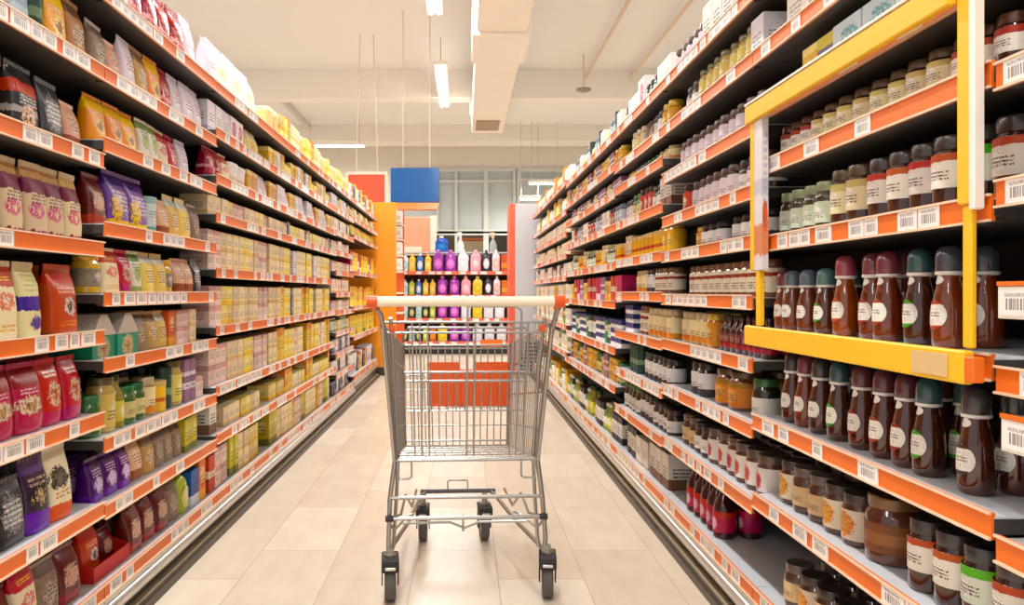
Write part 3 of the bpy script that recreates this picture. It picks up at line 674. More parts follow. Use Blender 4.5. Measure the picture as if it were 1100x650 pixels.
def make_bay(side, k, y0, y1, zs, base_z=.147, ztop=None, label='', depth=DEP, density=.6):
    """one shelving bay; zs are price rail centre heights; returns shelf-top heights high to low"""
    X = XL if side < 0 else XR
    yc = (y0+y1)/2; wd = y1-y0-.004
    e = empty('shelving_bay', (X, yc, 0), PI/2 if side < 0 else -PI/2)
    tag(e, label, 'shelving', 'shelving bays of the %s rack' % ('left' if side < 0 else 'right'))
    H = max(zs)+.04
    mb = MB(); mb.box(-wd/2, wd/2, depth, depth+.02, .0, H); mb.obj('back_panel', back_m, e)
    for s in (-1, 1):
        mb = MB(); mb.box(s*(wd/2-.022)-.018, s*(wd/2-.022)+.018, depth-.035, depth-.001, 0, H)
        for q in range(int(H/.1)): mb.box(s*(wd/2-.022)-.006, s*(wd/2-.022)+.006, depth-.037, depth-.035, .05+q*.1, .09+q*.1)
        mb.obj('upright', upr_m, e)
    key = (round(wd, 3), depth)
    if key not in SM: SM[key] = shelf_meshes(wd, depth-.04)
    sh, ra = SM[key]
    tops = []
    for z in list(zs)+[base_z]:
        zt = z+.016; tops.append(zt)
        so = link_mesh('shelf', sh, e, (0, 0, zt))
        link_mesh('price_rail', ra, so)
        # tickets
        x = -wd/2+rnd.uniform(.02, .08)
        while x < wd/2-.09:
            tw = rnd.choice((.05, .062, .078))
            if rnd.random() < density:
                link_mesh('price_tag', TAGM[tw], so, (x+tw/2, -.0005, -.015)); x += tw+rnd.choice((.004, .004, .01, .03))
            else: x += rnd.uniform(.05, .14)
    mb = MB(); mb.box(-wd/2, wd/2, .0, .03, base_z-.08, base_z-.022); 
    mb.loft([[(-wd/2, .0-.014*math.sin(a), base_z-.062+.02*math.cos(a)-0) for a in [PI*q/8 for q in range(9)]], [(wd/2, .0-.014*math.sin(a), base_z-.062+.02*math.cos(a)) for a in [PI*q/8 for q in range(9)]]])
    mb.obj('bumper', bump_m, e, True)
    mb = MB(); mb.box(-wd/2, wd/2, .012, .04, .034, base_z-.081); mb.box(-wd/2, wd/2, -.03, .035, 0, .028); mb.obj('kick_plate', kick_m, e)
    mb = MB(); mb.box(-wd/2, wd/2, -.012, .03, .028, .034); mb.obj('kick_seam', seam_m, e)
    return tops

BAYN = {0: 'nearest', 1: 'second', 2: 'third', 3: 'fourth', 4: 'fifth', 5: 'sixth', 6: 'seventh', 7: 'eighth'}
def fill(side, y0, y1, zt, gap, spec, where, align='near', parts=True, cycle=False, rows=1, xin=.035, pack=.004):
    """spec: list of (look, count[, stack]); 'gap' entries give a bare width"""
    X = XL if side < 0 else XR
    seq = []
    for s in spec:
        if s[0] == 'gap': seq.append(('gap', s[1], 1)); continue
        for _ in range(s[1]): seq.append((s[0], None, s[2] if len(s) > 2 else 1))
    if cycle:
        base = list(seq)
        while len(seq) < 60: seq += base
    pos = y0+.012 if align == 'near' else y1-.012
    placed = []
    for (key, g, st) in seq:
        if key == 'gap':
            pos += g if align == 'near' else -g; continue
        L = LOOK[key]
        hh = L['h']
        f = 1.0
        if hh*st > gap-.022: f = (gap-.022)/(hh*st)
        if f < .5: st = 1; f = min(1, (gap-.022)/hh)
        fw = max(f, .8) if L['kind'] in ('pouch', 'carton') else max(f, .86)
        wd = L['w']*fw+pack
        if align == 'near':
            if pos+wd > y1-.008: break
            yc = pos+wd/2; pos += wd
        else:
            if pos-wd < y0+.008: break
            yc = pos-wd/2; pos -= wd
        placed.append((key, yc, f, fw, st, L))
    if align == 'far': placed.reverse()
    for (key, yc, f, fw, st, L) in placed:
        for row in range(rows):
            dd = L['d']*fw
            xc = X+side*(xin+dd/2+row*(dd+.012)+rnd.uniform(0, .008))
            if row*(dd+.012)+dd+xin > DEP-.05: break
            for q in range(st):
                item(key, xc, yc, zt+q*hh_(L, f)+.0006, (PI/2 if side < 0 else -PI/2), (fw*.985, fw, f), where if row == 0 else 'back row, '+where, jit=L['kind'] not in ('carton', 'tray', 'gable') and row == 0)
def hh_(L, f): return L['h']*f+.0004

def W(si, nsh, b, side, yellow=False):
    sname = 'top shelf' if si == 0 else ('lowest shelf' if si == nsh-1 else '%s shelf' % ORD[si])
    bn = 'yellow-framed right bay' if yellow else '%s %s bay' % (b, 'left' if side < 0 else 'right')
    return '%s, %s' % (sname, bn)

def do_bay(side, name, y0, y1, zs, specs, label, base_z=.147, align='near', rows=1, cyc=False, yellow=False, density=.6, lowrows=None, extra_top=.24):
    tops = make_bay(side, name, y0, y1, zs, base_z, label=label, density=density)
    n = len(tops)
    for i, zt in enumerate(tops):
        gap = extra_top+.02 if i == 0 else (tops[i-1]-.04-zt)
        sp = specs[i] if i < len(specs) else None
        if not sp: continue
        c = cyc
        if sp and sp[0] == 'cycle': c = True; sp = sp[1:]
        r = rows if (lowrows is None or zt > .95) else lowrows
        fill(side, y0, y1, zt, gap, sp, W(i, n, name, side, yellow), align=align, cycle=c, rows=r)
    return tops

# ---- left rack
Y0 = 1.2
ZA = [1.85, 1.62, 1.37, 1.12, .873, .64, .385]
SA = [
 [('glossy red gift pouch', 6)],
 [('kraft brown pouch', 1), ('yellow orange pouch', 1), ('dark green jar-can', 1), ('light blue striped pouch', 1), ('kraft brown pouch', 1), ('light blue striped pouch', 2), ('kraft brown pouch', 2)],
 [('gap', .03), ('peach and brown pouch', 1), ('dark grey pouch', 1), ('black pouch with red band', 1), ('gap', .03), ('gold canister', 1), ('dark canister with cream band', 1), ('gold canister', 4)],
 [('gap', .02), ('pink and cream pouch', 4), ('dark canister with cream band', 2), ('gold canister', 3)],
 [('gap', .04), ('orange red pouch', 1), ('gap', .05), ('cream and blue pouch', 1), ('red and cream pouch', 2), ('cream and blue pouch', 3)],
 [('gap', .02), ('crimson pouch', 2), ('magenta pouch with cream bowl', 2), ('crimson pouch', 2), ('magenta pouch with cream bowl', 2)],
 [('gap', .08), ('cream pouch with black oval', 1), ('purple pouch with dark top', 1), ('dark grey pouch', 1), ('purple pouch with dark top', 2), ('cream pouch with black oval', 2)],
 [('gap', .03), ('dark red brown pouch', 1), ('grey brown pouch', 1), ('red and cream pouch', 1), ('dark red brown pouch', 3)],
]
do_bay(-1, 'nearest', Y0, Y0+1, ZA, SA, 'nearest bay of the left shelving rack, filled with pouches', align='far', rows=2)
ZB = [1.85, 1.62, 1.42, 1.18, .98, .79, .563, .373]
SB = [
 [('glossy red gift pouch', 6), ('pale lilac pouch', 2)],
 [('grey brown pouch', 1), ('peach and brown pouch', 1), ('pale lilac pouch', 1), ('kraft brown pouch', 1), ('yellow orange pouch', 1), ('glossy red gift pouch', 1), ('pale lilac pouch', 3)],
 [('yellow orange pouch', 3), ('white and green pouch', 2), ('red and cream pouch', 1), ('crimson pouch', 1), ('pale lilac pouch', 1)],
 [('dark red brown pouch', 1), ('violet and yellow pouch', 2), ('teal white canister', 1), ('peach and brown pouch', 1), ('pale yellow pouch', 2), ('grey brown pouch', 2)],
 [('yellow jar with grey label', 1), ('red and cream pouch', 1), ('crimson pouch', 1), ('white and green pouch', 1), ('pale yellow pouch', 2), ('yellow jar with grey label', 1), ('peach and brown pouch', 2), ('dark grey pouch', 1)],
 [('green house-shaped box', 2), ('grey brown pouch', 1), ('kraft brown pouch', 1), ('pale yellow pouch', 1), ('orange carton', 1), ('pale pink carton', 2, 2), ('cream carton', 1, 2)],
 [('green jar', 1), ('yellow jar with olive lid', 1), ('olive oil bottle', 1), ('green jar', 2), ('cream and orange jar', 1), ('yellow can', 1), ('dark green jar-can', 1), ('yellow jar with olive lid', 1), ('lilac striped carton', 2), ('pale pink carton', 1)],
 [('dark purple pouch', 3), ('peach and brown pouch', 1), ('kraft brown pouch', 1), ('grey brown pouch', 3), ('olive yellow carton', 3)],
 [('red cardboard tray', 1), ('dark red brown pouch', 3), ('grey brown pouch', 1), ('small green bottle', 1), ('blue carton', 1), ('orange carton', 1), ('pale yellow pouch', 2), ('cream yellow tub', 1)],
]
do_bay(-1, 'second', Y0+1, Y0+2, ZB, SB, 'second bay of the left shelving rack, mixed pouches and green boxes', rows=1, lowrows=2)
for q in range(4):
    item('dark red brown pouch' if q % 2 else 'orange red pouch', -1.02-.10-(q//2)*.095, Y0+1.085+(q % 2)*.105, .147+.016+.0056, PI/2, (.72, .8, .72), 'inside the red cardboard tray, lowest left shelf', jit=False)
ZC = [1.85, 1.66, 1.47, 1.31, 1.08, .84, .59, .39]
SC = [
 [('pale lilac pouch', 1), ('big white sack', 4)],
 [('white lilac carton', 3), ('white and pink carton', 2), ('pale yellow pouch', 3)],
 [('glossy red gift pouch', 2), ('red and cream pouch', 1), ('white round tub', 2), ('gold carton', 2), ('pale lilac pouch', 2)],
 ['cycle', ('cream carton', 3), ('pale yellow carton', 1), ('pale pink carton', 2)],
 ['cycle', ('pale pink carton', 2, 2), ('cream carton', 4, 2), ('pale yellow carton', 1, 2), ('cream carton', 2, 2)],
 ['cycle', ('pale pink carton', 2, 2), ('pale yellow carton', 2, 2), ('cream carton', 5, 2)],
 ['cycle', ('pale pink carton', 3, 2), ('cream carton', 3, 2), ('pale yellow carton', 2, 2)],
 [('brown and white carton', 1), ('gap', .1), ('cream carton', 3, 1), ('pale yellow carton', 2, 1), ('cream carton', 2, 1)],
 [('red carton', 1), ('pale pink carton', 2, 2), ('gap', .05), ('olive yellow carton', 2), ('cream carton', 2, 2), ('pale yellow carton', 2, 2)],
]
SC2 = [
 ['cycle', ('cream yellow tub', 2), ('pale yellow carton', 2, 2), ('bright yellow carton', 1), ('cream carton', 3, 2)],
 ['cycle', ('gold carton', 2), ('white lilac carton', 1), ('bright yellow carton', 1), ('pale yellow carton', 2)],
 ['cycle', ('gold carton', 2), ('white lilac carton', 2), ('pale lilac pouch', 1)],
 ['cycle', ('cream carton', 4), ('pale pink carton', 1), ('dark slate carton', 1), ('pale yellow carton', 3)],
 ['cycle', ('cream carton', 4, 2), ('pale yellow carton', 2, 2), ('dark slate carton', 1), ('white lilac carton', 1)],
 ['cycle', ('cream carton', 3, 2), ('bright yellow carton', 1), ('pale yellow carton', 2, 2), ('dark slate carton', 1)],
 ['cycle', ('cream carton', 2, 2), ('bright yellow carton', 2), ('pale yellow carton', 3, 2), ('pale pink carton', 1, 2)],
 ['cycle', ('pale yellow carton', 4, 1), ('orange carton', 1), ('bright yellow carton', 2), ('cream carton', 3, 1)],
 ['cycle', ('olive yellow carton', 3), ('cream carton', 4, 2), ('bright yellow carton', 1), ('pale pink carton', 2, 2)],
]
do_bay(-1, 'third', Y0+2, Y0+3, ZC, SC, 'third bay of the left shelving rack, pale cream cartons below sacks')
do_bay(-1, 'fourth', Y0+3, Y0+4, ZC, SC2, 'fourth bay of the left shelving rack, stacked cream and yellow cartons')
def rot(sp, n): return [(['cycle']+s[1:][n:]+s[1:][:n]) if s[0] == 'cycle' else s for s in sp]
do_bay(-1, 'fifth', Y0+4, Y0+5, ZC, rot(SC2, 1), 'fifth bay of the left shelving rack, yellow and cream cartons')
ZF = [1.85, 1.66, 1.48, 1.32, 1.156, .98, .83, .66, .486, .32]
SF = [
 ['cycle', ('cream yellow tub', 2), ('pale yellow carton', 3, 2)],
 ['cycle', ('white lilac carton', 3), ('black and white carton', 2), ('gold carton', 1)],
 ['cycle', ('pale peach carton', 3), ('dark slate carton', 1)],
 ['cycle', ('pale pink carton', 4), ('white carton', 2)],
 ['cycle', ('pale pink carton', 4), ('cream carton', 2)],
 ['cycle', ('pale peach carton', 4), ('magenta carton', 1)],
 ['cycle', ('pale pink carton', 4), ('white carton', 2)],
 ['cycle', ('white and green pouch', 4), ('cream carton', 2)],
 ['cycle', ('dark slate carton', 3), ('white lilac carton', 2)],
 ['cycle', ('white carton', 3), ('dark slate carton', 3)],
 ['cycle', ('dark slate carton', 3), ('blue carton', 1), ('white carton', 1)],
]
do_bay(-1, 'sixth', Y0+5, Y0+6, ZF, SF, 'sixth bay of the left shelving rack, close-set shelves of pale cartons', base_z=.15)
ZG = [1.85, 1.68, 1.52, 1.18, .85, .57]
SG = [
 ['cycle', ('white lilac carton', 1), ('red carton', 1), ('dark slate carton', 2), ('bright yellow carton', 1)],
 ['cycle', ('black and white carton', 3), ('bright yellow carton', 2), ('white carton', 2)],
 ['cycle', ('olive yellow carton', 2), ('bright yellow carton', 3), ('black and white carton', 1)],
 ['cycle', ('magenta carton', 2), ('bright yellow carton', 4), ('black and white carton', 2)],
 ['cycle', ('bright yellow carton', 5), ('orange carton', 2)],
 ['cycle', ('bright yellow carton', 4), ('olive yellow carton', 2)],
 ['cycle', ('white and blue tub', 3), ('dark slate carton', 2), ('orange carton', 2)],
]
do_bay(-1, 'seventh', Y0+6, Y0+7, ZG, SG, 'seventh bay of the left shelving rack with bright yellow packs', base_z=.2)
do_bay(-1, 'eighth', Y0+7, Y0+8, ZG, rot(SG, 1), 'farthest bay of the left shelving rack beside the orange end panel', base_z=.2)

# ---- right rack
ZN = [1.85, 1.6, 1.33, 1.15, .865, .605, .40]
SN = [
 [('striped cream and red jar', 4)], [('yellow can', 4)],
 [('gold carton', 2, 2), ('small jar with red label', 1), ('yellow can', 2), ('small jar with red label', 2)],
 [('brown jar with red label', 1), ('gap', .03), ('brown jar with cream label', 1), ('brown jar with red label', 4)],
 [('dark brown bottle, charcoal cap', 3), ('amber bottle, grey cap, orange-edged badge', 3)],
 [('gap', .01), ('amber bottle, maroon cap, cream badge', 4)],
 [('brown jar with red label', 5)], [('jar with orange fruit label', 4)],
]
do_bay(1, 'closest', Y0-1, Y0-.004, ZN, SN, 'right shelving bay at the photo edge, before the yellow frame', align='far')
ZY = [1.85, 1.66, 1.49, 1.339, 1.131, .882, .635, .413]
SY = [
 [('striped cream and red jar', 3), ('jar with white label', 4), ('brown and white carton', 5)],
 [('white lilac carton', 2), ('white and pink carton', 2), ('lilac striped carton', 2), ('white carton', 3)],
 [('gold carton', 1), ('white and pink carton', 1), ('light blue carton', 3), ('violet carton with yellow top', 1), ('gold carton', 1)],
 [('small jar with red label', 3), ('brown jar with cream label', 8), ('small jar with red label', 3)],
 [('brown jar with red label', 1), ('brown jar with green label', 1), ('brown jar with red label', 4), ('brown jar with cream label', 2), ('jar with pale green lid', 5)],
 [('gap', .175), ('amber bottle, grey cap, orange-edged badge', 1), ('gap', .03), ('dark bottle, teal cap, green badge', 1), ('gap', .04), ('amber bottle, maroon cap, cream badge', 1), ('gap', .006), ('amber bottle, maroon cap, cream badge', 1), ('gap', .06), ('orange amber bottle, pink cap', 1), ('gap', .035), ('short bottle, sea-green cap', 1), ('gap', .035), ('short amber bottle, blue-grey cap', 1), ('gap', .03), ('short amber bottle, blue-grey cap', 1), ('short bottle, maroon cap', 2)],
 [('gap', .10), ('dark brown bottle, charcoal cap', 1), ('gap', .07), ('dark bottle, teal cap, green badge', 1), ('gap', .015), ('dark brown bottle, plum cap', 1), ('gap', .02), ('dark brown bottle, plum cap', 1), ('gap', .03), ('dark brown bottle, plum cap', 1), ('gap', .035), ('dark bottle, teal cap, green badge', 1), ('gap', .03), ('dark brown bottle, charcoal cap', 1), ('gap', .03), ('amber bottle, maroon cap, cream badge', 1), ('gap', .01), ('dark brown bottle, charcoal cap', 1)],
 [('brown jar with red label', 1), ('brown jar with green label', 1), ('brown jar with red label', 2), ('gap', .06), ('wide dark brown jar', 1), ('jar with orange fruit label', 2), ('jar with beige label', 2), ('jar with orange fruit label', 1), ('jar with tomato label', 2)],
 [('gap', .1), ('jar with gold lid', 1), ('jar with orange fruit label', 2), ('jar with gold lid', 2), ('jar with orange fruit label', 3), ('jar with beige label', 1)],
]
# the bay's own shelf at 1.49 is the ledge behind the yellow top beam, the one at .882 sits behind the bottom beam
do_bay(1, 'yellow', Y0, Y0+1, ZY, SY, 'right shelving bay inside the yellow frame, jars and amber bottles', rows=2, yellow=True, density=.62)
Z1 = [1.85, 1.66, 1.463, 1.285, 1.142, .97, .79, .605, .39]
S1 = [
 [('jar with white label', 3), ('brown and white carton', 3), ('lilac label jar', 5)],
 [('white lilac carton', 1), ('yellow jar with olive lid', 7), ('jar with white label', 2)],
 [('gap', .02), ('lilac label jar', 11)],
 [('jar with white label', 3), ('lilac label jar', 6), ('gap', .05), ('red sauce jar', 1)],
 [('black and white label jar', 4), ('gap', .1), ('black and white label jar', 3), ('orange jar', 1)],
 [('striped cream and red jar', 10)],
 [('dark red sauce bottle', 8), ('gap', .06), ('orange jar', 1), ('cream and orange jar', 4)],
 [('gap', .05), ('dark jar with green lid', 1), ('gap', .1), ('large orange brown jar', 2), ('gap', .1), ('black and white label jar', 2)],
 [('jar with tomato label', 6), ('jar with white label', 2), ('jar with beige label', 2)],
 [('gap', .30), ('gap', .1), ('red and magenta bottle', 5)],
]
do_bay(1, 'third', Y0+1, Y0+2, Z1, S1, 'bay of the right shelving rack just beyond the yellow frame', rows=1, lowrows=2)
Z2 = [1.85, 1.66, 1.54, 1.35, 1.15, .98, .78, .58, .38]
S2 = [
 ['cycle', ('white carton', 2), ('jar with white label', 3), ('white and pink carton', 1)],
 [('orange jar', 2), ('black and white label jar', 2), ('grey brown pouch', 2), ('cream and orange jar', 3)],
 [('cream and orange jar', 3), ('green jar', 3), ('grey blue jar', 3), ('orange jar', 3)],
 [('brown and white carton', 2), ('jar with white label', 2), ('red sauce jar', 3), ('green jar', 2), ('lilac label jar', 3)],
 [('orange jar', 2), ('yellow can', 8), ('cream and orange jar', 2)],
 [('striped cream and red jar', 4), ('black and white label jar', 2), ('cream and orange jar', 3)],
 [('cream and orange jar', 5), ('striped cream and red jar', 2), ('gap', .1), ('navy and white carton', 2, 3)],
 [('black and white label jar', 6), ('gap', .1), ('dark green jar-can', 3)],
 [('jar with white label', 4), ('black and white label jar', 3), ('dark jar with green lid', 4)],
 [('gap', .05), ('brown and white carton', 3), ('gap', .05), ('white carton', 2), ('black and white carton', 4)],
]
do_bay(1, 'fourth', Y0+2, Y0+3, Z2, S2, 'fourth bay of the right shelving rack, mixed jars and cans')
Z3 = [1.85, 1.68, 1.53, 1.35, 1.14, .93, .68, .47]
S3 = [
 ['cycle', ('white carton', 1), ('dark green jar-can', 1), ('grey blue jar', 2), ('cream carton', 2)],
 ['cycle', ('orange jar', 3), ('lilac striped carton', 3), ('gold carton', 1)],
 ['cycle', ('lilac striped carton', 5), ('jar with white label', 1), ('cream and orange jar', 2)],
 ['cycle', ('grey blue jar', 3), ('red sauce jar', 2), ('white carton', 2), ('lilac striped carton', 2)],
 ['cycle', ('yellow can', 3), ('jar with pale green lid', 3), ('cream and orange jar', 2)],
 ['cycle', ('magenta carton', 2), ('red carton', 2), ('gold carton', 2), ('lilac striped carton', 3)],
 ['cycle', ('navy and white carton', 3, 3), ('black and white carton', 2), ('green carton', 1)],
 ['cycle', ('green jar', 2), ('orange jar', 3), ('lilac striped carton', 2), ('yellow can', 2)],
 ['cycle', ('black and white carton', 5), ('olive oil bottle', 2), ('white green bottle', 2)],
]
do_bay(1, 'fifth', Y0+3, Y0+4, Z3, S3, 'fifth bay of the right shelving rack, colourful cartons and jars')
do_bay(1, 'sixth', Y0+4, Y0+5, Z3, rot(S3, 1), 'sixth bay of the right shelving rack, colourful small packs')
Z5 = [1.88, 1.645, 1.467, 1.29, 1.11, .93, .72, .5]
S5 = [
 ['cycle', ('white carton', 3), ('orange carton', 2), ('pale peach carton', 3)],
 ['cycle', ('dark slate carton', 1), ('bright yellow carton', 2), ('white carton', 3)],
 ['cycle', ('pale peach carton', 5), ('white carton', 2)],
 ['cycle', ('pale peach carton', 5), ('cream carton', 2)],
 ['cycle', ('white carton', 4), ('pale pink carton', 3), ('dark slate carton', 1)],
 ['cycle', ('white carton', 3), ('gold carton', 1), ('pale peach carton', 1)],
 ['cycle', ('white carton', 3), ('green carton', 1), ('orange carton', 1)],
 ['cycle', ('white green bottle', 3), ('white carton', 3)],
 ['cycle', ('white green bottle', 3), ('bright yellow carton', 1), ('white carton', 2)],
]
for i, nm_ in ((5, 'seventh'), (6, 'eighth'), (7, 'ninth')):
    do_bay(1, nm_, Y0+i, Y0+i+1, Z5, rot(S5, i-5), '%s bay of the right shelving rack, pale white and peach cartons' % nm_)

# ---- yellow promotion frame round the near right bay
yel = plain('yellow_frame_enamel', (246, 190, 24), .5, coat=0, var=.03)
e = tag(empty('yellow_display_frame', (XR-.012, Y0, 0)), 'bright yellow metal display frame around the near right shelves', 'display frame')
mb = MB(); mb.box(-.010, .0045, .022, .054, 1.14, 1.92, bev=.003); mb.obj('near_post', yel, e)
mb = MB(); mb.box(-.012, .0045, .007, .0215, 1.13, 1.92, bev=.002); mb.obj('white_edge_strip', plain('white_edge', (244, 236, 226), .3), e)
mb = MB(); mb.box(-.006, .004, .024, .046, .91, 1.139, bev=.003); mb.obj('lower_post', yel, e)
mb = MB(); mb.box(-.016, .004, .918, .942, 1.06, 1.465, bev=.003); mb.box(-.012, .002, .885, .91, .91, 1.06, bev=.002); mb.obj('far_post', yel, e)
mb = MB(); mb.box(-.014, .004, .862, .917, 1.06, 1.465, bev=.001)
mb.obj('poster_strip', printed('strip_print', (226, 220, 222), ((.1, .3, (220, 150, 110)), (.5, .6, (200, 196, 206))), (.5, .35, .4, .1, (226, 120, 80)), ((.5, .9, 8, (180, 176, 190)),)), e)
mb = MB(); mb.box(-.024, -.008, .056, .96, 1.466, 1.515, bev=.003); mb.obj('top_beam', yel, e)
mb = MB(); mb.box(-.026, -.008, .056, .96, 1.516, 1.522, bev=.001); mb.obj('pale_ledge', plain('white_edge', (244, 236, 226), .3), e)
mb = MB(); mb.box(-.026, -.008, .012, .96, .855, .908, bev=.003); mb.obj('bottom_beam', yel, e)
mb = MB(); mb.box(-.028, -.0265, .05, .15, .862, .9, bev=.0004); mb.obj('pale_sticker', plain('pale_sticker', (222, 186, 130), .4), e)
mb = MB(); mb.box(-.026, -.008, -.012, .011, .86, .9, bev=.002); mb.obj('orange_end_cap', rail_m, e)
# ---- protruding ticket holders on the near right bay
for (y, z, lab) in ((1.112, .985, 'white ticket holder sticking out beside the yellow frame post'), (1.105, .79, 'orange-topped ticket holder below the yellow frame corner')):
    e = tag(empty('ticket_holder', (XR-.02, y, z), -PI/2), lab, 'ticket holder')
    mb = MB(); mb.box(-.042, .042, -.004, .0, -.024, .024, bev=.001); mb.obj('holder_frame', plain('white_edge', (244, 236, 226), .3), e)
    mb = MB(); mb.box(-.036, .036, -.0055, -.0042, -.019, .019); mb.obj('paper_ticket', TM, e)
    mb = MB(); mb.box(-.042, .042, -.006, .0, .0245, .031); mb.obj('orange_clip', rail_m, e)
    mb = MB(); mb.tube([(0, .001, -.01), (0, .02, -.012), (0, .0185, .06 if z > .9 else .035)], .003, 6); mb.obj('arm', upr_m, e)

# ---- end panels of both racks
d = 9.35
or_m = plain('orange_end_panel', (252, 156, 26), .4, var=.03)
e = tag(empty('end_panel', (-.92, d, 0)), 'tall flat orange end panel closing the left rack', 'panel')
mb = MB(); mb.box(-.62, .105, -.06, .06, .0, 2.08, bev=.006); mb.obj('orange_board', or_m, e)
mb = MB(); mb.box(-.62, .11, -.066, -.061, .0, .1); mb.obj('floor_skirting', kick_m, e)
e = tag(empty('grey_cabinet', (.72, d, 0)), 'tall pale grey cabinet with orange edge at the right rack end', 'cabinet')
mb = MB(); mb.box(-.1, .5, -.06, .5, .03, 2.06, bev=.006); mb.obj('grey_body', plain('pale_grey_enamel', (204, 204, 208), .35, var=.02), e)
mb = MB(); mb.box(-.165, -.101, -.03, .5, .0, 2.07, bev=.004); mb.obj('orange_edge_post', plain('coral_post', (236, 104, 70), .4), e)
mb = MB()
for i in range(8):
    for j in range(4): mb.box(-.04+j*.055, -.005+j*.055, -.066, -.061, .06+i*.045, .085+i*.045)
mb.obj('vent_slots', plain('black_slots', (30, 28, 28), .5), e)

# ---- detergent gondola across the end of the aisle
D = 12.5
gx0, gx1 = xpx(427, D), xpx(548, D); gc = (gx0+gx1)/2; gw = gx1-gx0
e = tag(empty('detergent_gondola', (gc, D, 0)), 'wide orange-edged shelving unit of detergents across the aisle end', 'shelving')
rows = [zpx(y, D) for y in (291.5, 317, 342, 367)]
mb = MB(); mb.box(-gw/2, gw/2, .5, .53, 0, 1.62); mb.obj('back_panel', plain('gondola_back', (96, 60, 50), .6), e)
for s in (-1, 1):
    mb = MB(); mb.box(s*gw/2-.02, s*gw/2+.02, 0, .53, 0, 1.66); mb.obj('side_panel', plain('coral_post', (236, 104, 70), .4), e)
mb = MB(); mb.box(-gw/2+.03, gw/2-.03, .2, .49, 1.635, 1.66); mb.obj('top_ledge', shelf_m, e)
for z in rows:
    mb = MB(); mb.box(-gw/2+.021, gw/2-.021, 0, .49, z-.03, z); so = mb.obj('shelf', shelf_m, e)
    mb = MB(); mb.box(-gw/2+.021, gw/2-.021, -.012, -.001, z-.055, z+.004); mb.obj('price_rail', plain('coral_rail', (232, 110, 80), .35), so)
    x = -gw/2+.05
    while x < gw/2-.15:
        tw = rnd.uniform(.07, .11); mb = MB(); mb.box(x, x+tw, -.015, -.0125, z-.048, z-.004); mb.obj('price_tag', plain('white_edge', (244, 236, 226), .3), so); x += tw+rnd.uniform(.03, .16)
mb = MB(); mb.box(-gw/2, gw/2, .02, .4, 0, rows[-1]-.06); mb.obj('plinth', plain('near_black_plinth', (40, 34, 32), .4), e)
mb = MB(); mb.box(xpx(516, D)-gc, xpx(540, D)-gc, -.03, -.02, .12, .24); mb.obj('orange_sign', rail_m, e)
def drow(zi, lst, y=D+.1):
    for (px, key) in lst:
        L = LOOK[key]
        nm2 = ['top', 'second', 'third', 'lowest'][zi] if zi >= 0 else 'ledge'
        wd = 'on the %s detergent gondola shelf' % nm2 if zi >= 0 else 'standing above the detergent gondola'
        item(key, xpx(px, D), y, (rows[zi] if zi >= 0 else 1.66)+.001, 0, (1, 1, 1), wd, jit=False)
drow(0, [(434.5, 'small white teal bottle'), (442.5, 'small yellow bottle'), (451, 'small blue bottle'), (459.5, 'small yellow bottle'), (470.5, 'violet detergent bottle'), (484, 'violet detergent bottle'), (497.5, 'white detergent bottle'), (511, 'pink detergent bottle'), (522.5, 'black detergent bottle'), (533, 'pale peach detergent bottle'), (542, 'orange box pack')])
rows_h = {1: 1}
def scaled(lst, zi, f):
    for (px, key) in lst:
        o = None
        nm2 = ['top', 'second', 'third', 'lowest'][zi]
        item(key, xpx(px, D), D+.1, rows[zi]+.001, 0, (.9, .9, f), 'on the %s detergent gondola shelf' % nm2, jit=False)
scaled([(434.5, 'small white teal bottle'), (442, 'small green bottle'), (449.5, 'small blue bottle'), (457, 'small yellow bottle'), (464.5, 'small yellow bottle'), (475, 'violet detergent bottle'), (488, 'violet detergent bottle'), (500.5, 'pink detergent bottle'), (513, 'yellow detergent bottle'), (524.5, 'black detergent bottle'), (534, 'pale peach detergent bottle'), (542, 'orange box pack')], 1, .88)
scaled([(434.5, 'small white teal bottle'), (442, 'small dark bottle'), (449.5, 'small white teal bottle'), (457, 'small dark bottle'), (464.5, 'small green bottle'), (475, 'violet detergent bottle'), (488, 'violet detergent bottle'), (500.5, 'white detergent bottle'), (513, 'yellow detergent bottle'), (525, 'white detergent bottle'), (537, 'white detergent bottle')], 2, .85)
scaled([(434.5, 'small dark bottle'), (442, 'small white teal bottle'), (449.5, 'small dark bottle'), (457, 'small green bottle'), (465, 'orange box pack'), (475, 'yellow detergent bottle'), (488, 'violet detergent bottle'), (500.5, 'violet detergent bottle'), (513, 'white detergent bottle'), (526, 'white detergent bottle'), (539, 'white detergent bottle')], 3, .85)
drow(-1, [(473.5, 'big blue canister'), (494.5, 'white green spray bottle'), (530.5, 'grey beige spray bottle')], D+.34)
# salmon promotion wall and stand of white packs, left of the gondola
d = 14.2
e = tag(empty('promotion_wall', (xpx(447, d), d, 0)), 'salmon orange partition panel behind the detergent shelves', 'panel')
mb = MB(); mb.box(xpx(426, d)-xpx(447, d), xpx(462, d)-xpx(447, d), 0, .08, 0, zpx(233, d), bev=.01); mb.obj('salmon_board', plain('salmon_board', (244, 158, 120), .5, var=.03), e)
mb = MB(); mb.box(xpx(462, d)-xpx(447, d), xpx(469, d)-xpx(447, d), -.02, .1, 0, zpx(232, d), bev=.01); mb.obj('pale_edge', plain('pale_peach_frame', (250, 222, 200), .4), e)
mb = MB(); mb.box(xpx(432, d)-xpx(447, d), xpx(453, d)-xpx(447, d), -.02, -.001, zpx(290, d), zpx(265, d)); mb.obj('pale_notice', plain('pale_notice', (252, 222, 196), .5), e)
d = 11.6
e = tag(empty('side_display_rack', (xpx(427.5, d), d, 0)), 'narrow orange display rack with white packs left of the detergents', 'shelving')
hw = .07
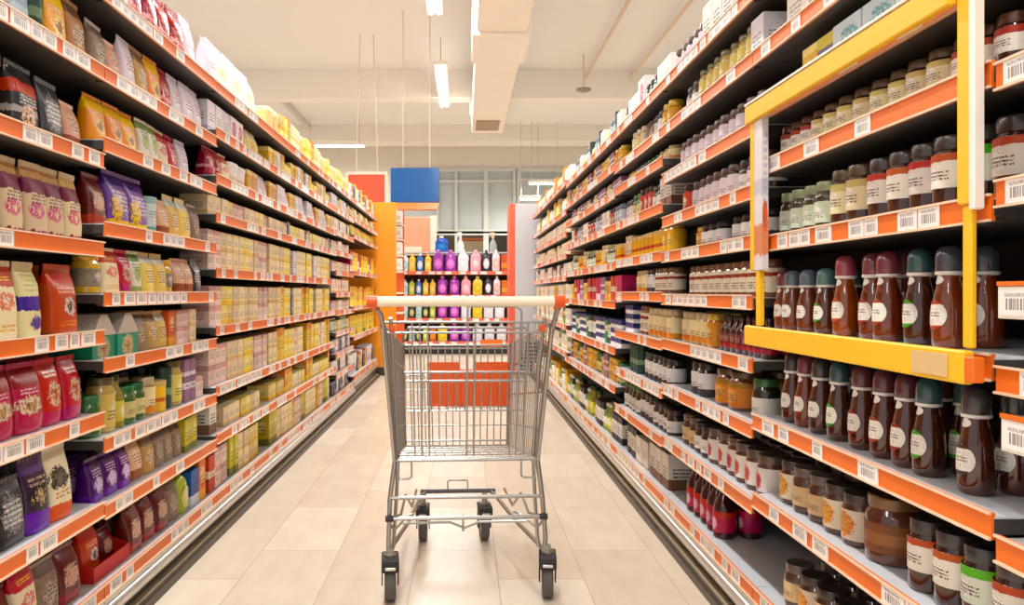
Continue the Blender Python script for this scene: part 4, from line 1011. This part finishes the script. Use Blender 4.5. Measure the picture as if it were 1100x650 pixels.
mb = MB(); mb.box(-hw-.02, hw, .3, .33, 0, 2.25); mb.obj('back_panel', plain('deep_orange_back', (222, 92, 30), .5), e)
zz = [1.32, 1.56, 1.80, 2.03]
for z in [.1, .4, .7, 1.0]+zz:
    mb = MB(); mb.box(-hw-.02, hw, 0, .299, z-.025, z, bev=.003); mb.obj('shelf', plain('pale_peach_frame', (250, 222, 200), .4), e)
for i, z in enumerate(zz):
    nmz = ['lowest', 'second', 'third', 'top'][i]
    item('white carton', e.location.x-.01, d+.09, z+.001, 0, (1.25, 1.4, 1.45), 'on the %s narrow orange rack shelf' % nmz, jit=False)

# ------------------------------------------------------------------ shopping cart
chr_m = plain('chrome_wire', (176, 172, 166), .32, metal=.8, var=.05)
gal_m = plain('galvanised_tube', (172, 168, 162), .35, metal=.8, var=.08)
hand_m = plain('cream_handle_grip', (248, 236, 208), .35, var=.02)
orp = plain('cart_orange_plastic', (234, 92, 20), .35, var=.04)
blk = plain('black_rubber', (44, 40, 40), .55)
gry = plain('grey_tyre', (92, 88, 84), .6, var=.1)
CYAW = .055
cart_ = tag(empty('shopping_cart', (.010, 2.51, 0), CYAW), 'empty chrome wire shopping cart with cream handle, centre of aisle', 'shopping cart')
# local frame: x across, y forward (away from the camera), z up.
def lp(P, Q, t): return tuple(a+(b-a)*t for a, b in zip(P, Q))
# basket corners: near top / near bottom / far top / far bottom (right side, mirrored)
NT, NBt, FT, FB = (.272, -.06, .905), (.234, .0, .456), (.228, .78, .775), (.212, .72, .36)
def mir(P, s): return (P[0]*s, P[1], P[2])
wr = .0032; fr = .0055
for s in (-1, 1):
    mb = MB()
    a, b_, c, d_ = [mir(P, s) for P in (NT, NBt, FT, FB)]
    mb.tube([b_, a, c, d_], fr, 8); mb.tube([b_, d_], fr*.9, 8)
    n = 20
    for k in range(1, n):
        t = k/n; mb.tube([lp(a, c, t), lp(b_, d_, t)], wr*.6, 6)
    for t in (.22, .5, .78): mb.tube([lp(a, b_, t), lp(c, d_, t)], wr*.95, 6)
    mb.obj('side_panel', chr_m, cart_, True)
# far (front) panel
mb = MB(); a, b_ = mir(FT, -1), FT; c, d_ = mir(FB, -1), FB
n = 15
for k in range(1, n): mb.tube([lp(a, b_, k/n), lp(c, d_, k/n)], wr*.8, 6)
for t in (0, .03, .95, 1.0): mb.tube([lp(a, c, t), lp(b_, d_, t)], wr*1.3, 6)
for t in (.3, .45, .62, .8): mb.tube([lp(a, c, t), lp(b_, d_, t)], wr*.8, 6)
mb.obj('front_panel', chr_m, cart_, True)
# basket floor
mb = MB()
for k in range(0, 15): mb.tube([lp(mir(NBt, -1), NBt, k/14), lp(mir(FB, -1), FB, k/14)], wr*.8, 6)
for k in range(0, 7): mb.tube([lp(mir(NBt, -1), mir(FB, -1), k/6), lp(NBt, FB, k/6)], wr, 6)
mb.obj('basket_floor', chr_m, cart_, True)
# near flap, hinged at the top
mb = MB()
TL, TR, BL, BR = (-.262, -.055, .90), (.262, -.055, .90), (-.225, .004, .47), (.225, .004, .47)
for x in (-.155, -.132, -.108, .012, .035, .15, .172, .195):
    t = (x+.262)/.524; p = (x*1.06-.012, -.05, .905); q = (x-.012, .002, .47)
    mb.tube([p, q], wr*1.0, 6)
for z in (.905, .872): mb.tube([(-.262*(1 if z > .89 else .97), -.052, z), (.262*(1 if z > .89 else .97), -.052, z)], wr*1.15, 6)
mb.obj('rear_flap', chr_m, cart_, True)
# folded child seat inside
mb = MB()
ys = .06
fr_ = [(-.2, ys, .86), (-.2, ys+.03, .50), (.15, ys+.03, .50), (.18, ys, .52), (.2, ys, .86)]
mb.tube([(-.19, ys-.06, .885), (.19, ys-.06, .885), (.205, ys-.06, .86), (.20, ys, .735), (-.20, ys, .735), (-.205, ys-.06, .86)], wr*1.25, 6, closed=True)
for k in range(1, 14):
    x = -.20+.4*k/14; mb.tube([(x, ys, .735), (x*1.0, ys+.05, .60)], wr*.7, 6)
mb.tube([(-.2, ys, .735), (-.2, ys+.05, .60), (.2, ys+.05, .60), (.2, ys, .735)], wr*1.1, 6)
mb.tube([(-.2, ys+.006, .705), (.2, ys+.006, .705)], wr*1.3, 6)
mb.tube([(0.0, -.05, .955), (.155, -.05, .955), (.172, -.05, .942), (.176, -.045, .80)], wr*1.1, 6); mb.tube([(0.0, -.05, .955), (0, -.052, .905)], wr, 6)
mb.obj('child_seat', chr_m, cart_, True)
# orange advert panel at the front, notched top
mb = MB(); z0, z1 = .522, .705; x0, x1 = -.122, .222; ya = .728
def ap(x, z): # follow the slope of the front panel
    t = (FT[2]-z)/(FT[2]-FB[2]); return (x, FT[1]+(FB[1]-FT[1])*t-.012, z)
outl = [(x0, z0), (x1, z0), (x1, z1), (x1-.142, z1), (x1-.146, z1-.03), (x0+.138, z1-.03), (x0+.134, z1), (x0, z1)]
f_ = [ap(x, z) for x, z in outl]; g_ = [(p[0], p[1]+.008, p[2]) for p in f_]
mb.loft([g_, f_])
for k in range(11):
    x = x0+.02+k*(x1-x0-.04)/10; p, q = ap(x, z0+.01), ap(x, z1-.045); mb.tube([(p[0], p[1]-.001, p[2]), (q[0], q[1]-.001, q[2])], .0022, 6)
for zz_ in (z0+.006, z1-.036): 
    p, q = ap(x0+.004, zz_), ap(x1-.004, zz_); mb.tube([p, q], .004, 6)
mb.obj('orange_panel', orp, cart_)
# handle
HY, HZ = -.155, .972
mb = MB(); mb.tube([(-.279, HY, HZ), (.259, HY, HZ)], .0155, 16); mb.obj('handle_grip', hand_m, cart_, True)
for s in (-1, 1):
    hx = -.2795 if s < 0 else .2595
    mb = MB(); mb.tube([(hx, HY, HZ), (hx+s*.004, HY, HZ), (hx+s*.032, HY, HZ)], .0185, 16); mb.tube([(hx+s*.014, HY+.01, HZ-.006), (hx+s*.012, HY+.03, HZ-.016)], .012, 10); mb.obj('handle_cap', orp, cart_, True)
    # main frame tube: handle, down behind the basket, to the caster
    mb = MB()
    if s < 0: P = [(-.284, HY+.03, HZ-.02), (-.272, -.09, .93), (-.262, -.03, .86), (-.245, .0, .62), (-.232, .01, .456), (-.248, .008, .33), (-.252, .005, .2), (-.252, .0, .155)]
    else: P = [(.278, HY+.03, HZ-.02), (.276, -.09, .93), (.270, -.03, .86), (.248, .0, .62), (.232, .01, .456), (.248, .008, .33), (.258, .005, .2), (.252, .0, .155)]
    mb.tube(P, .0078, 10); mb.obj('frame_tube', gal_m, cart_, True)
    mb = MB(); mb.tube([(s*.243, -.075, .92), (s*.238, .02, .75), (s*.222, .035, .47), (s*.228, .04, .33), (s*.236, .04, .2), (s*.24, .03, .16)], .0062, 8); mb.obj('inner_strut', gal_m, cart_, True)
    # orange joint blocks where the seat hinges
    mb = MB(); mb.box(s*.238-.009, s*.238+.009, -.07, -.054, .874, .898, bev=.003); mb.obj('hinge_clip', orp, cart_)
    # U hooks below the basket
    mb = MB(); mb.tube([(s*.222, .0, .455), (s*.222, -.002, .405), (s*.215, -.002, .398), (s*.187, -.002, .398), (s*.178, -.002, .405), (s*.178, .0, .455)], .0034, 6); mb.obj('under_hook', chr_m, cart_, True)
# lower chassis
mb = MB(); mb.tube([(-.232, .01, .456), (.232, .01, .456)], .0065, 8); mb.obj('basket_bar', gal_m, cart_, True)
mb = MB(); mb.tube([(-.248, .006, .335), (.248, .006, .335)], .0062, 8); mb.obj('upper_crossbar', gal_m, cart_, True)
mb = MB(); mb.tube([(-.250, -.008, .272), (.250, -.008, .272)], .0066, 8); mb.obj('lower_crossbar', chr_m, cart_, True)
for s in (-1, 1):
    mb = MB(); mb.tube([(s*.236, -.008, .272), (s*.262, -.008, .272)], .010, 12); mb.obj('bar_end_cap', blk, cart_, True)
    mb = MB(); mb.tube([(s*.252, .01, .16), (s*.19, .3, .175), (s*.148, .55, .195), (s*.125, .62, .20)], .0075, 8); mb.obj('chassis_rail', gal_m, cart_, True)
    mb = MB(); mb.tube([(s*.246, .0, .27), (s*.215, .1, .255), (s*.20, .18, .30), (s*.18, .26, .235), (s*.165, .40, .26)], .0045, 6); mb.obj('zigzag_brace', chr_m, cart_, True)
    mb = MB(); mb.tube([(s*.248, .012, .25), (s*.235, .04, .22), (s*.19, .16, .235), (s*.17, .16, .24)], .004, 6); mb.obj('corner_wire', chr_m, cart_, True)
mb = MB(); mb.tube([(-.15, .6, .202), (.15, .6, .202)], .0085, 8); mb.tube([(-.13, .57, .207), (.13, .57, .207)], .004, 6)
mb.obj('front_crossbar', upr_m, cart_, True)
mb = MB(); mb.tube([(-.04, .6, .208), (-.04, .61, .238), (-.034, .61, .243), (.034, .61, .243), (.04, .61, .238), (.04, .6, .208)], .0035, 6); mb.obj('stop_loop', chr_m, cart_, True)
mb = MB(); mb.tube([(-.21, .1, .225), (-.05, .12, .22), (.0, .12, .2), (.05, .12, .22), (.21, .1, .225)], .0045, 6)
mb.tube([(-.005, .118, .19), (-.005, .118, .245)], .004, 6); mb.obj('sway_wire', chr_m, cart_, True)
def caster(x, y, top, R, wd, yaw, lab):
    e = empty('caster', (x, y, 0), yaw); e.parent = cart_
    off = .022
    mb = MB(); segs = 28
    # wheel lies in the local YZ plane, axle along X
    prof = [(-wd/2, R*.72), (-wd/2, R*.9), (-wd*.36, R*.985), (-wd*.1, R), (wd*.1, R), (wd*.36, R*.985), (wd/2, R*.9), (wd/2, R*.72)]
    rings = [[(px, off+r*math.cos(2*PI*k/segs), R+r*math.sin(2*PI*k/segs)) for k in range(segs)] for (px, r) in prof]
    mb.loft(rings, cap0=False, cap1=False); 
    mb.obj('tyre', gry, e, True)
    mb = MB(); rings = [[(px, off+r*math.cos(2*PI*k/segs), R+r*math.sin(2*PI*k/segs)) for k in range(segs)] for (px, r) in [(-wd*.42, R*.735), (-wd*.42, R*.2), (-wd*.5, R*.18), (wd*.5, R*.18), (wd*.42, R*.2), (wd*.42, R*.735)]]
    mb.loft(rings, cap0=False, cap1=False); mb.loft([[(-wd*.5, off+.01*math.cos(2*PI*k/10), R+.01*math.sin(2*PI*k/10)) for k in range(10)], [(wd*.5, off+.01*math.cos(2*PI*k/10), R+.01*math.sin(2*PI*k/10)) for k in range(10)]])
    mb.obj('wheel_hub', gal_m, e, True)
    mb = MB(); t = .004; hw_ = wd/2+.006
    for s in (-1, 1):
        x0, x1 = sorted((s*hw_, s*(hw_+t)))
        mb.loft([[(x0, off-.016, R-.014), (x1, off-.016, R-.014), (x1, off+.016, R-.014), (x0, off+.016, R-.014)], [(x0, off-.018, R+.01), (x1, off-.018, R+.01), (x1, off+.018, R+.01), (x0, off+.018, R+.01)],
                 [(x0, -.03, 2*R+.004), (x1, -.03, 2*R+.004), (x1, .03, 2*R+.004), (x0, .03, 2*R+.004)], [(x0, -.026, 2*R+.014), (x1, -.026, 2*R+.014), (x1, .026, 2*R+.014), (x0, .026, 2*R+.014)]])
    mb.box(-hw_-t, hw_+t, -.034, .045, 2*R+.004, 2*R+.02, bev=.004); mb.box(-hw_-t, hw_+t, -.048, -.034, 2*R-.022, 2*R+.018, bev=.004)
    mb.obj('caster_housing', blk, e)
    mb = MB(); mb.box(-wd*.45, wd*.45, -.054, -.049, 2*R-.012, 2*R-.003, bev=.001); mb.obj('brake_plate', plain('pale_metal_plate', (220, 216, 208), .3, metal=.6), e)
    mb = MB(); mb.lathe([(.02, 2*R+.02), (.02, 2*R+.026), (.011, 2*R+.03), (.011, top)], 14); mb.obj('swivel_stem', gal_m, e, True)
caster(-.247, 0, .178, .066, .036, .05, 'left')
caster(.264, 0, .178, .066, .036, -.14, 'right')
caster(-.140, .60, .200, .064, .034, -.03, 'fl')
caster(.108, .60, .200, .064, .034, .03, 'fr')

def merge_surplus(limit=296):
    # beyond the largest few hundred small boxes, the far ones are one uncounted stack
    global PENDING
    import bmesh
    bx = [r for r in PENDING if LOOK[r[1]]['kind'] == 'carton']
    def size(r):
        o = r[0]; L = LOOK[r[1]]; y = max(o.location.y, .6)
        px = 498+o.location.x/y*FPX; off = px < -10 or px > 1110
        return (0 if off else 1)*(0 if 'back row' in r[2] else 1)*L['w']*L['h']*o.scale.z*o.scale.x/y**2*(1 if abs(o.location.x) > 1 or y < 11 else 9)
    bx.sort(key=size, reverse=True)
    rest = bx[limit:]; gone = set()
    bm = bmesh.new(); uvl = bm.loops.layers.uv.new('UVMap'); mats = []
    bpy.context.view_layer.update()
    for r in rest:
        o = r[0]; me = o.data; m = me.materials[0]
        if m not in mats: mats.append(m)
        n0 = len(bm.faces); v0 = len(bm.verts)
        bm.from_mesh(me); bm.verts.ensure_lookup_table(); bm.faces.ensure_lookup_table()
        M_ = o.matrix_world
        for v in bm.verts[v0:]: v.co = M_ @ v.co
        for f in bm.faces[n0:]: f.material_index = mats.index(m)
        gone.add(o.name)
    me = bpy.data.meshes.new('far_carton_stock'); bm.to_mesh(me); bm.free()
    for m in mats: me.materials.append(m)
    o = bpy.data.objects.new('carton_stock', me); C.objects.link(o)
    tag(o, 'far stock of small pale cartons filling the distant shelves of both racks', 'boxes', kind='stuff')
    PENDING = [r for r in PENDING if r[0].name not in gone]
    for r in rest: bpy.data.objects.remove(r[0])
merge_surplus()
finish_labels()
print('OBJECTS', len(bpy.data.objects), 'items', len(PENDING))
